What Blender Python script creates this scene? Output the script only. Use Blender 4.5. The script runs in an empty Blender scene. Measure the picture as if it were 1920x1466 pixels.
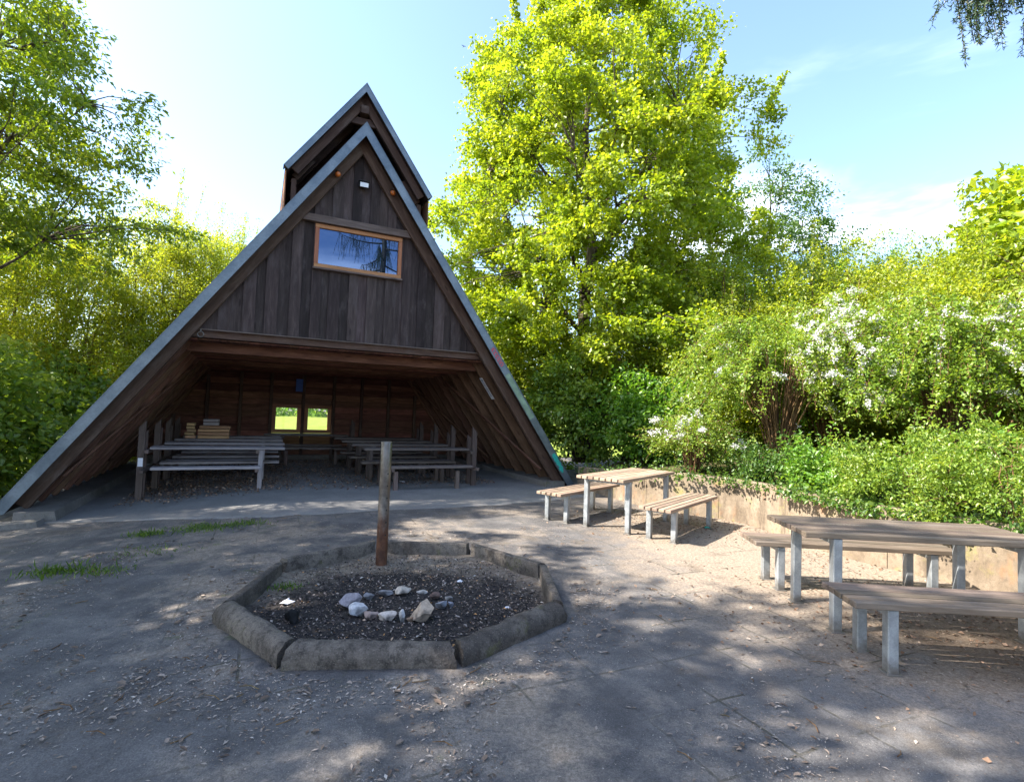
import bpy, bmesh, math, random
import numpy as np
from mathutils import Vector, Matrix, noise

random.seed(7)
S = bpy.context.scene
C = S.collection
R = math.radians
sin, cos, pi = math.sin, math.cos, math.pi

# ------------------------------------------------------------------ scene constants
TH = 0.4511                                   # turn of the shelter
HX, HY = -2.900, 9.666                        # middle of its open front, on the ground
RIDGE, HALF, TAN = 6.923, 4.784, 1.4262
PHI = math.atan(TAN)
SP, CP = sin(PHI), cos(PHI)
DEPTH = 6.95
SUN_EL, SUN_AZ = R(43.0), (-0.978, -0.21)

def hut_uv(x, y):
    dx, dy = x - HX, y - HY
    return dx * cos(TH) + dy * sin(TH), -dx * sin(TH) + dy * cos(TH)

def hut_xy(u, d):
    return HX + u * cos(TH) - d * sin(TH), HY + u * sin(TH) + d * cos(TH)

def gz(x, y):
    """height of the ground: level, dropping gently to the left"""
    u, d = hut_uv(x, y)
    t = -(u + 1.2)
    k = 0.35
    sp = k * math.log1p(math.exp(min(t / k, 40)))
    return max(-0.34, -0.075 * sp)

# ------------------------------------------------------------------ object helpers
def tag(o, label=None, cat=None, group=None, kind=None):
    if label: o['label'] = label
    if cat: o['category'] = cat
    if group: o['group'] = group
    if kind: o['kind'] = kind
    return o

def thing(name, label, cat, loc=(0, 0, 0), rz=0.0, group=None):
    o = bpy.data.objects.new(name, None)
    o.empty_display_size = 0.2
    C.objects.link(o)
    o.location = loc
    o.rotation_euler = (0, 0, rz)
    return tag(o, label, cat, group)

def link(name, me, mat, parent=None):
    o = bpy.data.objects.new(name, me)
    C.objects.link(o)
    if mat is not None:
        me.materials.append(mat)
    if parent is not None:
        o.parent = parent
    return o

def copy_thing(root, loc, label, rz=None):
    r = root.copy(); C.objects.link(r); r.location = loc
    r['label'] = label
    if rz is not None: r.rotation_euler = (0, 0, rz)
    for ch in list(root.children):
        c = ch.copy(); C.objects.link(c); c.parent = r
        for g in list(ch.children):
            q = g.copy(); C.objects.link(q); q.parent = c
    return r

class MB:
    """collects shapes, builds ONE mesh; every piece keeps its own grain space (lc) and a random number (rnd)"""
    def __init__(s): s.v = []; s.f = []; s.lc = []; s.rn = []
    def add(s, verts, faces, lcs=None, rnd=None):
        b = len(s.v); rnd = random.random() if rnd is None else rnd
        s.v += [tuple(v) for v in verts]
        s.f += [tuple(i + b for i in f) for f in faces]
        off = rnd * 37.0
        lcs = verts if lcs is None else lcs
        s.lc += [(l[0] + off, l[1] + off * .37, l[2]) for l in lcs]
        s.rn += [rnd] * len(verts)
    def obox(s, o, ax, ay, az, lx, ly, lz, b=0.004, rnd=None):
        ax, ay, az, o = Vector(ax), Vector(ay), Vector(az), Vector(o)
        hx, hy, hz = lx / 2, ly / 2, lz / 2
        b = min(b, hx * .45, hy * .45, hz * .45)
        vs = []; idx = {}
        for sx in (-1, 1):
            for sy in (-1, 1):
                for sz in (-1, 1):
                    idx[sx, sy, sz, 0] = len(vs); vs.append((sx * hx, sy * (hy - b), sz * (hz - b)))
                    idx[sx, sy, sz, 1] = len(vs); vs.append((sx * (hx - b), sy * hy, sz * (hz - b)))
                    idx[sx, sy, sz, 2] = len(vs); vs.append((sx * (hx - b), sy * (hy - b), sz * hz))
        fs = []
        for q in (-1, 1):
            fs.append([idx[q, a, c, 0] for a, c in ((-1, -1), (1, -1), (1, 1), (-1, 1))])
            fs.append([idx[a, q, c, 1] for a, c in ((-1, -1), (1, -1), (1, 1), (-1, 1))])
            fs.append([idx[a, c, q, 2] for a, c in ((-1, -1), (1, -1), (1, 1), (-1, 1))])
            for r_ in (-1, 1):
                fs.append([idx[q, r_, -1, 0], idx[q, r_, 1, 0], idx[q, r_, 1, 1], idx[q, r_, -1, 1]])
                fs.append([idx[q, -1, r_, 0], idx[q, 1, r_, 0], idx[q, 1, r_, 2], idx[q, -1, r_, 2]])
                fs.append([idx[-1, q, r_, 1], idx[1, q, r_, 1], idx[1, q, r_, 2], idx[-1, q, r_, 2]])
                for t in (-1, 1):
                    fs.append([idx[q, r_, t, 0], idx[q, r_, t, 1], idx[q, r_, t, 2]])
        s.add([o + ax * v[0] + ay * v[1] + az * v[2] for v in vs], fs, vs, rnd)
    def box(s, c, size, grain='x', b=0.004, rnd=None):
        X, Y, Z = (1, 0, 0), (0, 1, 0), (0, 0, 1)
        if grain == 'x': s.obox(c, X, Y, Z, size[0], size[1], size[2], b, rnd)
        elif grain == 'y': s.obox(c, Y, Z, X, size[1], size[2], size[0], b, rnd)
        else: s.obox(c, Z, X, Y, size[2], size[0], size[1], b, rnd)
    def beam(s, p0, p1, w, h, up=(0, 0, 1), b=0.004, rnd=None):
        p0, p1 = Vector(p0), Vector(p1)
        ax = (p1 - p0); L = ax.length; ax.normalize()
        ay = Vector(up).cross(ax); ay.normalize(); az = ax.cross(ay)
        s.obox((p0 + p1) / 2, ax, ay, az, L, w, h, b, rnd)
    def prism(s, poly, d0, d1, grain=None, rnd=None):
        """poly in (u, z) pushed from depth d0 to d1; grain: unit (u, z) direction of the wood"""
        n = len(poly)
        vs = [(p[0], d0, p[1]) for p in poly] + [(p[0], d1, p[1]) for p in poly]
        fs = [tuple(range(n)), tuple(range(2 * n - 1, n - 1, -1))]
        fs += [(i, (i + 1) % n, n + (i + 1) % n, n + i) for i in range(n)]
        g = grain or (0, 1)
        lc = [(v[0] * g[0] + v[2] * g[1], v[0] * g[1] - v[2] * g[0], v[1]) for v in vs]
        s.add(vs, fs, lc, rnd)
    def tube(s, pts, rad, n=10, cap=True, rnd=None):
        pts = [Vector(p) for p in pts]
        rad = rad if isinstance(rad, (list, tuple)) else [rad] * len(pts)
        vs = []; fs = []; lc = []; L = 0
        for i, p in enumerate(pts):
            t = (pts[min(i + 1, len(pts) - 1)] - pts[max(i - 1, 0)]).normalized()
            a = t.cross(Vector((0, 0, 1)) if abs(t.z) < .9 else Vector((1, 0, 0))).normalized(); bb = t.cross(a)
            if i: L += (p - pts[i - 1]).length
            for k in range(n):
                an = 2 * pi * k / n
                vs.append(p + (a * cos(an) + bb * sin(an)) * rad[i]); lc.append((L, cos(an) * rad[i], sin(an) * rad[i]))
        for i in range(len(pts) - 1):
            for k in range(n):
                k2 = (k + 1) % n
                fs.append((i * n + k, i * n + k2, (i + 1) * n + k2, (i + 1) * n + k))
        if cap:
            fs.append(tuple(range(n))); fs.append(tuple(range((len(pts) - 1) * n, len(pts) * n)))
        s.add(vs, fs, lc, rnd)
    def build(s, name, mat, parent=None, smooth=False, angle=35):
        me = bpy.data.meshes.new(name)
        me.from_pydata(s.v, [], s.f)
        a = me.attributes.new('lc', 'FLOAT_VECTOR', 'POINT'); a.data.foreach_set('vector', np.array(s.lc, 'f').ravel())
        a = me.attributes.new('rnd', 'FLOAT', 'POINT'); a.data.foreach_set('value', np.array(s.rn, 'f'))
        bm = bmesh.new(); bm.from_mesh(me)
        bmesh.ops.recalc_face_normals(bm, faces=bm.faces)
        if smooth:
            for f in bm.faces: f.smooth = True
            lim = R(angle)
            for e in bm.edges:
                if len(e.link_faces) == 2 and e.calc_face_angle(0) > lim: e.smooth = False
        bm.to_mesh(me); bm.free()
        return link(name, me, mat, parent)

# ------------------------------------------------------------------ material helpers
def new_mat(name):
    m = bpy.data.materials.new(name); m.use_nodes = True
    nt = m.node_tree
    for n in list(nt.nodes): nt.nodes.remove(n)
    out = nt.nodes.new('ShaderNodeOutputMaterial')
    return m, nt, out

class G:
    """tiny node-graph helper"""
    def __init__(s, nt): s.nt = nt
    def n(s, t, **kw):
        nd = s.nt.nodes.new(t)
        for k, v in kw.items(): setattr(nd, k, v)
        return nd
    def set(s, sock, v):
        if isinstance(v, bpy.types.NodeSocket): s.nt.links.new(v, sock)
        elif v is not None:
            if hasattr(sock.default_value, '__len__') and not isinstance(v, str) and len(sock.default_value) == 4 and len(v) == 3: v = (*v, 1)
            sock.default_value = v
    def attr(s, name, out='Vector'):
        return s.n('ShaderNodeAttribute', attribute_name=name).outputs[out]
    def pos(s): return s.n('ShaderNodeNewGeometry').outputs['Position']
    def mapping(s, vec, scale=(1, 1, 1), loc=(0, 0, 0), rot=(0, 0, 0)):
        m = s.n('ShaderNodeMapping'); s.set(m.inputs['Vector'], vec)
        m.inputs['Scale'].default_value = scale; m.inputs['Location'].default_value = loc; m.inputs['Rotation'].default_value = rot
        return m.outputs[0]
    def noise(s, vec, scale=5, detail=4, rough=.6, dist=0.0, out='Fac'):
        t = s.n('ShaderNodeTexNoise'); s.set(t.inputs['Vector'], vec)
        t.inputs['Scale'].default_value = scale; t.inputs['Detail'].default_value = detail
        t.inputs['Roughness'].default_value = rough; t.inputs['Distortion'].default_value = dist
        return t.outputs[out]
    def voro(s, vec, scale=5, feature='F1', out='Distance', rand=1.0):
        t = s.n('ShaderNodeTexVoronoi', feature=feature); s.set(t.inputs['Vector'], vec)
        t.inputs['Scale'].default_value = scale; t.inputs['Randomness'].default_value = rand
        return t.outputs[out]
    def ramp(s, fac, stops, interp='LINEAR'):
        r = s.n('ShaderNodeValToRGB'); s.set(r.inputs[0], fac)
        cr = r.color_ramp; cr.interpolation = interp
        while len(cr.elements) < len(stops): cr.elements.new(0.5)
        for e, (p, c) in zip(cr.elements, stops):
            e.position = p; e.color = (*c, 1) if len(c) == 3 else c
        return r.outputs[0]
    def fac(s, f, a, b):
        r = s.n('ShaderNodeMapRange'); s.set(r.inputs[0], f); r.inputs[1].default_value = a; r.inputs[2].default_value = b
        r.interpolation_type = 'SMOOTHSTEP'
        return r.outputs[0]
    def rng(s, f, a, b, c, d):
        r = s.n('ShaderNodeMapRange'); s.set(r.inputs[0], f)
        for i, v in enumerate((a, b, c, d)): r.inputs[i + 1].default_value = v
        return r.outputs[0]
    def mix(s, f, a, b, mode='MIX'):
        m = s.n('ShaderNodeMix', data_type='RGBA', blend_type=mode)
        s.set(m.inputs[0], f); s.set(m.inputs[6], a); s.set(m.inputs[7], b)
        return m.outputs[2]
    def math(s, op, a, b=None, c=None):
        m = s.n('ShaderNodeMath', operation=op); s.set(m.inputs[0], a)
        if b is not None: s.set(m.inputs[1], b)
        if c is not None: s.set(m.inputs[2], c)
        return m.outputs[0]
    def sep(s, v):
        t = s.n('ShaderNodeSeparateXYZ'); s.set(t.inputs[0], v); return t.outputs
    def hsv(s, col, h=.5, sat=1, val=1):
        t = s.n('ShaderNodeHueSaturation'); s.set(t.inputs['Color'], col)
        s.set(t.inputs['Hue'], h); s.set(t.inputs['Saturation'], sat); s.set(t.inputs['Value'], val)
        return t.outputs[0]
    def bump(s, h, strength=.3, dist=.01, normal=None):
        b = s.n('ShaderNodeBump'); s.set(b.inputs['Height'], h)
        b.inputs['Strength'].default_value = strength; b.inputs['Distance'].default_value = dist
        if normal is not None: s.set(b.inputs['Normal'], normal)
        return b.outputs[0]
    def bsdf(s, out, col, rough=.7, metal=0.0, normal=None, spec=.5):
        p = s.n('ShaderNodeBsdfPrincipled')
        s.set(p.inputs['Base Color'], col); s.set(p.inputs['Roughness'], rough); s.set(p.inputs['Metallic'], metal)
        s.set(p.inputs['Specular IOR Level'], spec)
        if normal is not None: s.set(p.inputs['Normal'], normal)
        s.nt.links.new(p.outputs[0], out.inputs[0])
        return p

def wood_mat(name, dark, mid, light, rough=.75, stretch=9.0, contrast=1.0, weather=None, bump=.35, spec=.25, var=.32):
    m, nt, out = new_mat(name); g = G(nt)
    v = g.attr('lc'); rnd = g.attr('rnd', 'Fac')
    w = g.mapping(v, (1.0, stretch, stretch))
    big = g.noise(w, 1.6, 5, .65, .6)
    fine = g.noise(g.mapping(v, (2.5, 60, 60)), 2.2, 3, .6)
    f = g.math('ADD', g.math('MULTIPLY', big, .65), g.math('MULTIPLY', fine, .35))
    col = g.ramp(f, [(.5 - .22 / contrast, dark), (.5, mid), (.5 + .22 / contrast, light)])
    val = g.rng(rnd, 0, 1, 1 - var, 1 + var)
    hue = g.rng(g.math('FRACT', g.math('MULTIPLY', rnd, 7.31)), 0, 1, .488, .512)
    col = g.hsv(col, hue, 1.0, val)
    if weather:
        st = g.noise(g.mapping(v, (.8, 2.2, 2.2)), 1.5, 5, .7)
        col = g.mix(g.fac(st, .5, .75), col, weather)
    # knots
    kn = g.voro(g.mapping(v, (1.3, 5, 5)), 1.0)
    col = g.mix(g.math('MULTIPLY', g.fac(kn, .13, .05), .8), col, dark)
    g.bsdf(out, col, rough, 0, g.bump(f, bump, .004), spec)
    return m

def concrete_mat(name, a, b, stain, moss=None, rough=.85, speck=True, streak=False):
    m, nt, out = new_mat(name); g = G(nt)
    p = g.pos()
    n1 = g.noise(p, 1.7, 6, .65); n2 = g.noise(p, 22, 4, .6); n3 = g.noise(p, 140, 2, .5)
    col = g.mix(g.fac(n1, .3, .7), a, b)
    col = g.mix(g.math('MULTIPLY', g.fac(n2, .45, .75), .5), col, stain)
    col = g.hsv(col, .5, 1, g.rng(n3, .2, .8, .75, 1.25))
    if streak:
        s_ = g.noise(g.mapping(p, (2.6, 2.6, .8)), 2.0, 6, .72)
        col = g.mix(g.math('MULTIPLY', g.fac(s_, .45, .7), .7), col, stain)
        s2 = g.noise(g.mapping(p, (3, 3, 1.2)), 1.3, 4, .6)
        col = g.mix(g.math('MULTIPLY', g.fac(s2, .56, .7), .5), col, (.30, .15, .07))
    if moss:
        mo = g.noise(p, 3.3, 5, .7)
        col = g.mix(g.math('MULTIPLY', g.fac(mo, .55, .72), .7), col, moss)
    h = g.math('ADD', g.math('MULTIPLY', n2, .6), g.math('MULTIPLY', n3, .5))
    g.bsdf(out, col, rough, 0, g.bump(h, .5, .006), .3)
    return m

def kerb_mat(name):
    m, nt, out = new_mat(name); g = G(nt); p = g.pos()
    n1 = g.noise(p, 2.3, 6, .7); n2 = g.noise(p, 15, 6, .75); n3 = g.noise(p, 90, 3, .65); v = g.voro(p, 60)
    col = g.mix(g.fac(n1, .38, .62), (.055, .046, .04), (.135, .115, .097))
    col = g.mix(g.math('MULTIPLY', g.fac(n2, .48, .62), .75), col, (.028, .023, .02))
    col = g.mix(g.math('MULTIPLY', g.fac(v, .25, .1), .45), col, (.21, .185, .16))
    col = g.mix(g.math('MULTIPLY', g.fac(g.noise(p, 4.5, 5, .7), .57, .68), .6), col, (.075, .072, .03))
    col = g.hsv(col, .5, 1, g.rng(n3, .25, .75, .65, 1.4))
    h = g.math('ADD', g.math('MULTIPLY', n2, .8), g.math('ADD', g.math('MULTIPLY', n3, .5), g.math('MULTIPLY', v, .3)))
    g.bsdf(out, col, .8, 0, g.bump(h, .8, .014), .3)
    return m

def metal_mat(name, a, b, rough=.5, metal=.6, scale=3.0, spec=.5, dirt=False):
    m, nt, out = new_mat(name); g = G(nt)
    p = g.n('ShaderNodeTexCoord').outputs['Object']
    n1 = g.noise(p, scale, 5, .65); n2 = g.noise(p, scale * 14, 3, .6)
    col = g.mix(g.fac(n1, .35, .7), a, b)
    col = g.hsv(col, .5, 1, g.rng(n2, .2, .8, .82, 1.15))
    if dirt:
        dm = g.fac(g.math('ADD', g.sep(p)[2], g.math('MULTIPLY', g.noise(p, 18, 4, .7), .16)), .22, .06)
        col = g.mix(g.math('MULTIPLY', dm, .75), col, (.11, .085, .06))
    g.bsdf(out, col, g.rng(n1, .2, .8, rough - .1, rough + .12), metal, g.bump(n2, .1, .002), spec)
    return m

def plain_mat(name, col, rough=.6, metal=0, spec=.4, var=.15, scale=20):
    m, nt, out = new_mat(name); g = G(nt)
    p = g.n('ShaderNodeTexCoord').outputs['Object']
    n1 = g.noise(p, scale, 4, .6)
    c = g.hsv(col, .5, 1, g.rng(n1, .2, .8, 1 - var, 1 + var))
    g.bsdf(out, c, rough, metal, None, spec)
    return m

def leaf_mat(name, c0, c1, c2, trans=.45, tmul=(1.25, 1.2, .6), gloss=.035):
    m, nt, out = new_mat(name); g = G(nt)
    t = g.attr('tint', 'Fac')
    col = g.ramp(t, [(0, c0), (.5, c1), (1, c2)])
    tc = g.mix(1.0, col, tmul, 'MULTIPLY')
    d = g.n('ShaderNodeBsdfDiffuse'); g.set(d.inputs[0], col)
    tr = g.n('ShaderNodeBsdfTranslucent'); g.set(tr.inputs[0], tc)
    gl = g.n('ShaderNodeBsdfGlossy'); gl.inputs['Roughness'].default_value = .42; g.set(gl.inputs[0], (.9, .9, .9))
    m1 = g.n('ShaderNodeMixShader'); m1.inputs[0].default_value = trans
    nt.links.new(d.outputs[0], m1.inputs[1]); nt.links.new(tr.outputs[0], m1.inputs[2])
    m2 = g.n('ShaderNodeMixShader'); m2.inputs[0].default_value = gloss
    nt.links.new(m1.outputs[0], m2.inputs[1]); nt.links.new(gl.outputs[0], m2.inputs[2])
    nt.links.new(m2.outputs[0], out.inputs[0])
    return m

def flake_mat(name, stops, rough=.8):
    m, nt, out = new_mat(name); g = G(nt)
    col = g.ramp(g.attr('tint', 'Fac'), stops)
    n = g.noise(g.pos(), 90, 3, .6)
    g.bsdf(out, g.hsv(col, .5, 1, g.rng(n, .2, .8, .7, 1.2)), rough, 0, None, .2)
    return m

def bark_mat(name, a, b):
    m, nt, out = new_mat(name); g = G(nt)
    p = g.pos()
    n1 = g.noise(g.mapping(p, (9, 9, 1.6)), 2.2, 5, .65, .4)
    n2 = g.noise(p, 1.2, 3, .6)
    col = g.mix(g.fac(n1, .35, .65), a, b)
    col = g.mix(g.math('MULTIPLY', g.fac(n2, .5, .7), .4), col, (.09, .11, .045))
    g.bsdf(out, col, .9, 0, g.bump(n1, .6, .02), .15)
    return m

M = {}
M['gable'] = wood_mat('gable_boards', (.020, .013, .012), (.046, .032, .030), (.10, .074, .070), weather=(.088, .069, .068), stretch=8, var=.5)
M['beam'] = wood_mat('brown_beams', (.035, .02, .015), (.07, .04, .03), (.13, .085, .065), weather=(.12, .09, .075))
M['inner'] = wood_mat('inner_boards', (.05, .02, .013), (.14, .06, .04), (.26, .125, .085), stretch=7, contrast=1.1)  # tone raised to stand in for flash light on the inside boards
M['cheek'] = wood_mat('orange_boards', (.10, .05, .025), (.22, .11, .055), (.32, .17, .09), stretch=8)
M['rafter'] = wood_mat('rafters', (.07, .034, .022), (.165, .085, .055), (.28, .165, .115), stretch=8)  # brown lifted to imitate flash-lit rafters
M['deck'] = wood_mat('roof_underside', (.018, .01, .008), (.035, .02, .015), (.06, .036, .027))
M['frame'] = wood_mat('window_frames', (.19, .075, .03), (.30, .13, .06), (.40, .19, .095), stretch=10, rough=.5, bump=.1)
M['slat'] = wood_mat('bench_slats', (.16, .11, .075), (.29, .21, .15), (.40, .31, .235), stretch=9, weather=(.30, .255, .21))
M['slatshade'] = wood_mat('shaded_slats', (.06, .043, .032), (.13, .098, .074), (.21, .165, .13), stretch=9, weather=(.15, .128, .108))  # slat wood darkened: dappled shade on the nearer set put into colour
M['plank'] = wood_mat('grey_planks', (.15, .13, .13), (.28, .25, .255), (.42, .39, .40), stretch=7)  # paler left tables: flash light put into colour, on top of weathering
M['dimplank'] = wood_mat('dim_planks', (.05, .04, .036), (.10, .08, .072), (.16, .135, .12), stretch=7)  # right-hand tables darker: uneven flash light put into the plank colour
M['post'] = wood_mat('timber_posts', (.05, .035, .03), (.11, .08, .07), (.18, .14, .125))
M['newboard'] = wood_mat('pale_timber', (.30, .17, .08), (.45, .28, .15), (.58, .42, .27), stretch=8)
M['zinc'] = metal_mat('roof_edge_metal', (.10, .13, .16), (.185, .22, .25), .42, .5, 2.2)
M['galv'] = metal_mat('galvanised_steel', (.24, .26, .275), (.36, .38, .395), .45, .45, 9, dirt=True)
M['rust'] = None
M['apron'] = concrete_mat('apron_concrete', (.165, .16, .157), (.225, .217, .208), (.115, .105, .095))
M['kerb'] = kerb_mat('kerb_concrete'); M['kerb_plain'] = concrete_mat('kerb_concrete', (.06, .052, .046), (.125, .108, .092), (.028, .024, .02), moss=(.09, .08, .04))
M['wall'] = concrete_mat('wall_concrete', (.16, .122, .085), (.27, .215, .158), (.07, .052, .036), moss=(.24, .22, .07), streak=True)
M['plinth'] = concrete_mat('plinth_concrete', (.13, .12, .11), (.20, .185, .17), (.08, .07, .06), moss=(.1, .1, .05))
M['shingle'] = plain_mat('roof_felt', (.03, .03, .033), .9, 0, .2, .35, 60)
M['black'] = plain_mat('black_plastic', (.012, .012, .013), .5)
M['white'] = plain_mat('white_diffuser', (.75, .76, .78), .35, 0, .5, .05)
M['orange'] = plain_mat('orange_lens', (.45, .12, .02), .3, 0, .5, .15)
M['paper'] = plain_mat('white_paper', (.72, .72, .76), .8, 0, .2, .06)
M['ink'] = plain_mat('grey_ink', (.16, .17, .22), .8, 0, .1)
M['red'] = plain_mat('red_paint', (.55, .03, .06), .6, 0, .3, .3)
M['teal'] = plain_mat('teal_paint', (.03, .36, .30), .6, 0, .3, .45, 45)
M['blue'] = plain_mat('blue_board', (.05, .12, .42), .6, 0, .3, .2)
M['algae'] = plain_mat('green_algae', (.20, .28, .20), .8, 0, .2, .4, 7)

def rust_mat():
    m, nt, out = new_mat('rusty_steel'); g = G(nt)
    p = g.n('ShaderNodeTexCoord').outputs['Object']
    z = g.sep(p)[2]
    n1 = g.noise(p, 9, 5, .65); n2 = g.noise(g.mapping(p, (14, 14, 3)), 3, 4, .65)
    k = g.math('ADD', g.rng(z, .1, .85, 1.0, 0), g.math('MULTIPLY', g.math('SUBTRACT', n2, .5), .7))
    rustc = g.mix(g.fac(n1, .35, .65), (.06, .024, .014), (.13, .055, .03))
    steel = g.mix(g.fac(n1, .4, .7), (.10, .09, .085), (.19, .178, .17))
    col = g.mix(g.fac(k, .25, .75), steel, rustc)
    g.bsdf(out, col, g.rng(k, 0, 1, .36, .6), g.rng(k, 0, 1, .85, .3), g.bump(n1, .25, .003), .5)
    return m
M['rust'] = rust_mat()

def ground_mat():
    m, nt, out = new_mat('paved_ground'); g = G(nt)
    p = g.pos(); sx, sy, sz = g.sep(p)
    big = g.noise(p, .55, 5, .6); mid = g.noise(p, 2.6, 6, .68, .3); fine = g.noise(p, 38, 4, .65); grit = g.noise(p, 130, 3, .7)
    # paving slabs, half a metre, laid at a slant
    br = g.n('ShaderNodeTexBrick'); br.offset = 0.0; br.squash = 1.0
    warp = g.n('ShaderNodeVectorMath', operation='ADD')
    g.set(warp.inputs[0], g.mapping(p, (1, 1, 1), (0.12, .2, 0), (0, 0, R(-24))))
    sc = g.n('ShaderNodeVectorMath', operation='SCALE'); g.set(sc.inputs[0], g.noise(p, 3.0, 2, .5, 0, 'Color')); sc.inputs['Scale'].default_value = .03
    nt.links.new(sc.outputs[0], warp.inputs[1])
    nt.links.new(warp.outputs[0], br.inputs['Vector'])
    br.inputs['Scale'].default_value = 1.0; br.inputs['Brick Width'].default_value = .5; br.inputs['Row Height'].default_value = .5
    br.inputs['Mortar Size'].default_value = .012; br.inputs['Mortar Smooth'].default_value = .6; br.inputs['Bias'].default_value = 0
    br.inputs['Color1'].default_value = (.92, .92, .93, 1); br.inputs['Color2'].default_value = (1.07, 1.07, 1.06, 1); br.inputs['Mortar'].default_value = (.9, .9, .9, 1)
    joint = g.math('MULTIPLY', g.math('MULTIPLY', br.outputs['Fac'], g.fac(mid, .44, .6)), g.fac(g.math('ADD', g.noise(p, .8, 3, .6), g.rng(sx, .3, 1.6, 0, .1)), .42, .6))
    slab = g.mix(g.fac(mid, .3, .7), (.068, .065, .066), (.132, .125, .122))
    slab = g.mix(.6, slab, br.outputs['Color'], 'MULTIPLY')
    # sand and dust: where people sit (right, under the tables) and in drifts
    dx = g.math('DIVIDE', g.math('SUBTRACT', sx, 3.4), 2.2); dy = g.math('DIVIDE', g.math('SUBTRACT', sy, 6.4), 3.8)
    dist = g.math('SQRT', g.math('ADD', g.math('MULTIPLY', dx, dx), g.math('MULTIPLY', dy, dy)))
    sandmask = g.fac(g.math('ADD', dist, g.math('MULTIPLY', g.math('SUBTRACT', mid, .5), 1.1)), 1.15, .65)
    drift = g.math('MULTIPLY', g.fac(g.math('ADD', g.math('MULTIPLY', big, .6), g.math('MULTIPLY', mid, .4)), .46, .62), .75)
    sand = g.mix(g.fac(fine, .3, .7), (.19, .15, .115), (.30, .245, .19))
    col = g.mix(g.math('MAXIMUM', sandmask, drift), slab, sand)
    col = g.mix(g.math('MULTIPLY', joint, .85), col, (.055, .05, .035))
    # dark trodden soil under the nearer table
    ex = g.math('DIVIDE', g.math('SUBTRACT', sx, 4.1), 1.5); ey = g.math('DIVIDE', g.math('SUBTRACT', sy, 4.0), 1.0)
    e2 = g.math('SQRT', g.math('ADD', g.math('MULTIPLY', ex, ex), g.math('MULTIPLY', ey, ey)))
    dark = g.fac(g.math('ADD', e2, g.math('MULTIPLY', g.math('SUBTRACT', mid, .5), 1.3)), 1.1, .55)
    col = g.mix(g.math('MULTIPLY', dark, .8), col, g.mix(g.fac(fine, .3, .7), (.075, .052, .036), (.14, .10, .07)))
    # soil and moss
    soil = g.fac(g.noise(g.mapping(p, (1, 1, 1), (5, 3, 0)), 1.3, 6, .7), .56, .68)
    col = g.mix(g.math('MULTIPLY', soil, .6), col, (.10, .08, .06))
    moss = g.math('MULTIPLY', g.fac(g.noise(g.mapping(p, (1, 1, 1), (9, 7, 0)), 2.1, 6, .72), .6, .7), g.fac(sx, 1.5, -2.5))
    col = g.mix(g.math('MULTIPLY', moss, .6), col, (.085, .10, .035))
    col = g.hsv(col, .5, 1, g.math('MULTIPLY', g.rng(fine, .2, .8, .8, 1.2), g.rng(grit, .3, .7, .62, 1.38)))
    # pale chips and grains
    sp = g.voro(p, 75); spm = g.math('MULTIPLY', g.fac(sp, .22, .1), g.fac(g.noise(p, 5, 3, .6), .45, .65))
    col = g.mix(g.math('MULTIPLY', spm, .7), col, (.36, .325, .285))
    # meadow further off
    far = g.fac(g.math('ADD', sy, g.math('MULTIPLY', sx, -.1)), 19.0, 21.0)
    h = g.math('ADD', g.math('ADD', g.math('MULTIPLY', mid, .8), g.math('MULTIPLY', fine, .5)), g.math('ADD', g.math('MULTIPLY', grit, .22), g.math('MULTIPLY', joint, -.5)))
    g.bsdf(out, col, .88, 0, g.bump(h, .55, .02), .25)
    return m
M['ground'] = ground_mat()

def soil_mat(name, a, b, c):
    m, nt, out = new_mat(name); g = G(nt); p = g.pos()
    n1 = g.noise(p, 1.3, 6, .7); n2 = g.noise(p, 17, 5, .7)
    col = g.mix(g.fac(n1, .35, .65), a, b); col = g.mix(g.math('MULTIPLY', g.fac(n2, .5, .7), .6), col, c)
    g.bsdf(out, col, .95, 0, g.bump(n2, .8, .03), .1)
    return m
M['soil'] = soil_mat('bank_soil', (.06, .045, .03), (.09, .085, .035), (.13, .1, .07))
M['meadow'] = soil_mat('meadow_grass', (.15, .21, .03), (.22, .27, .045), (.27, .28, .09))
M['mulch'] = soil_mat('leaf_mulch', (.07, .05, .038), (.11, .08, .06), (.17, .13, .1))
M['ash'] = soil_mat('ash_bed', (.012, .012, .014), (.035, .03, .028), (.12, .10, .085))

M['leaf_maple'] = leaf_mat('maple_leaves', (.15, .25, .015), (.25, .345, .02), (.37, .43, .03), 0.55, (1.4, 1.3, .6))
M['leaf_yellow'] = leaf_mat('yellow_green_leaves', (.16, .25, .02), (.27, .345, .03), (.39, .42, .05), 0.6, (1.6, 1.45, .6))
M['leaf_green'] = leaf_mat('mid_green_leaves', (.075, .19, .02), (.135, .28, .03), (.23, .36, .045), 0.52, (1.5, 1.4, .6))
M['leaf_dark'] = leaf_mat('dark_green_leaves', (.05, .12, .025), (.085, .17, .03), (.15, .23, .045), 0.45, (1.4, 1.3, .6))
M['leaf_walnut'] = leaf_mat('walnut_leaves', (.10, .18, .015), (.18, .26, .02), (.30, .34, .025), 0.55, (1.5, 1.4, .6))
M['leaf_spirea'] = leaf_mat('spirea_leaves', (.12, .22, .03), (.21, .32, .04), (.33, .40, .06), 0.5, (1.4, 1.3, .6))
M['needle'] = leaf_mat('larch_needles', (.03, .075, .04), (.05, .10, .05), (.09, .14, .05), .3)
M['petal'] = leaf_mat('white_petals', (.62, .62, .58), (.74, .74, .72), (.82, .82, .82), .3, (1, 1, 1), .02)
M['grass'] = leaf_mat('grass_blades', (.06, .13, .015), (.10, .19, .02), (.17, .25, .03), .4)
M['bark'] = bark_mat('grey_brown_bark', (.055, .042, .03), (.15, .12, .09))
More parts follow.
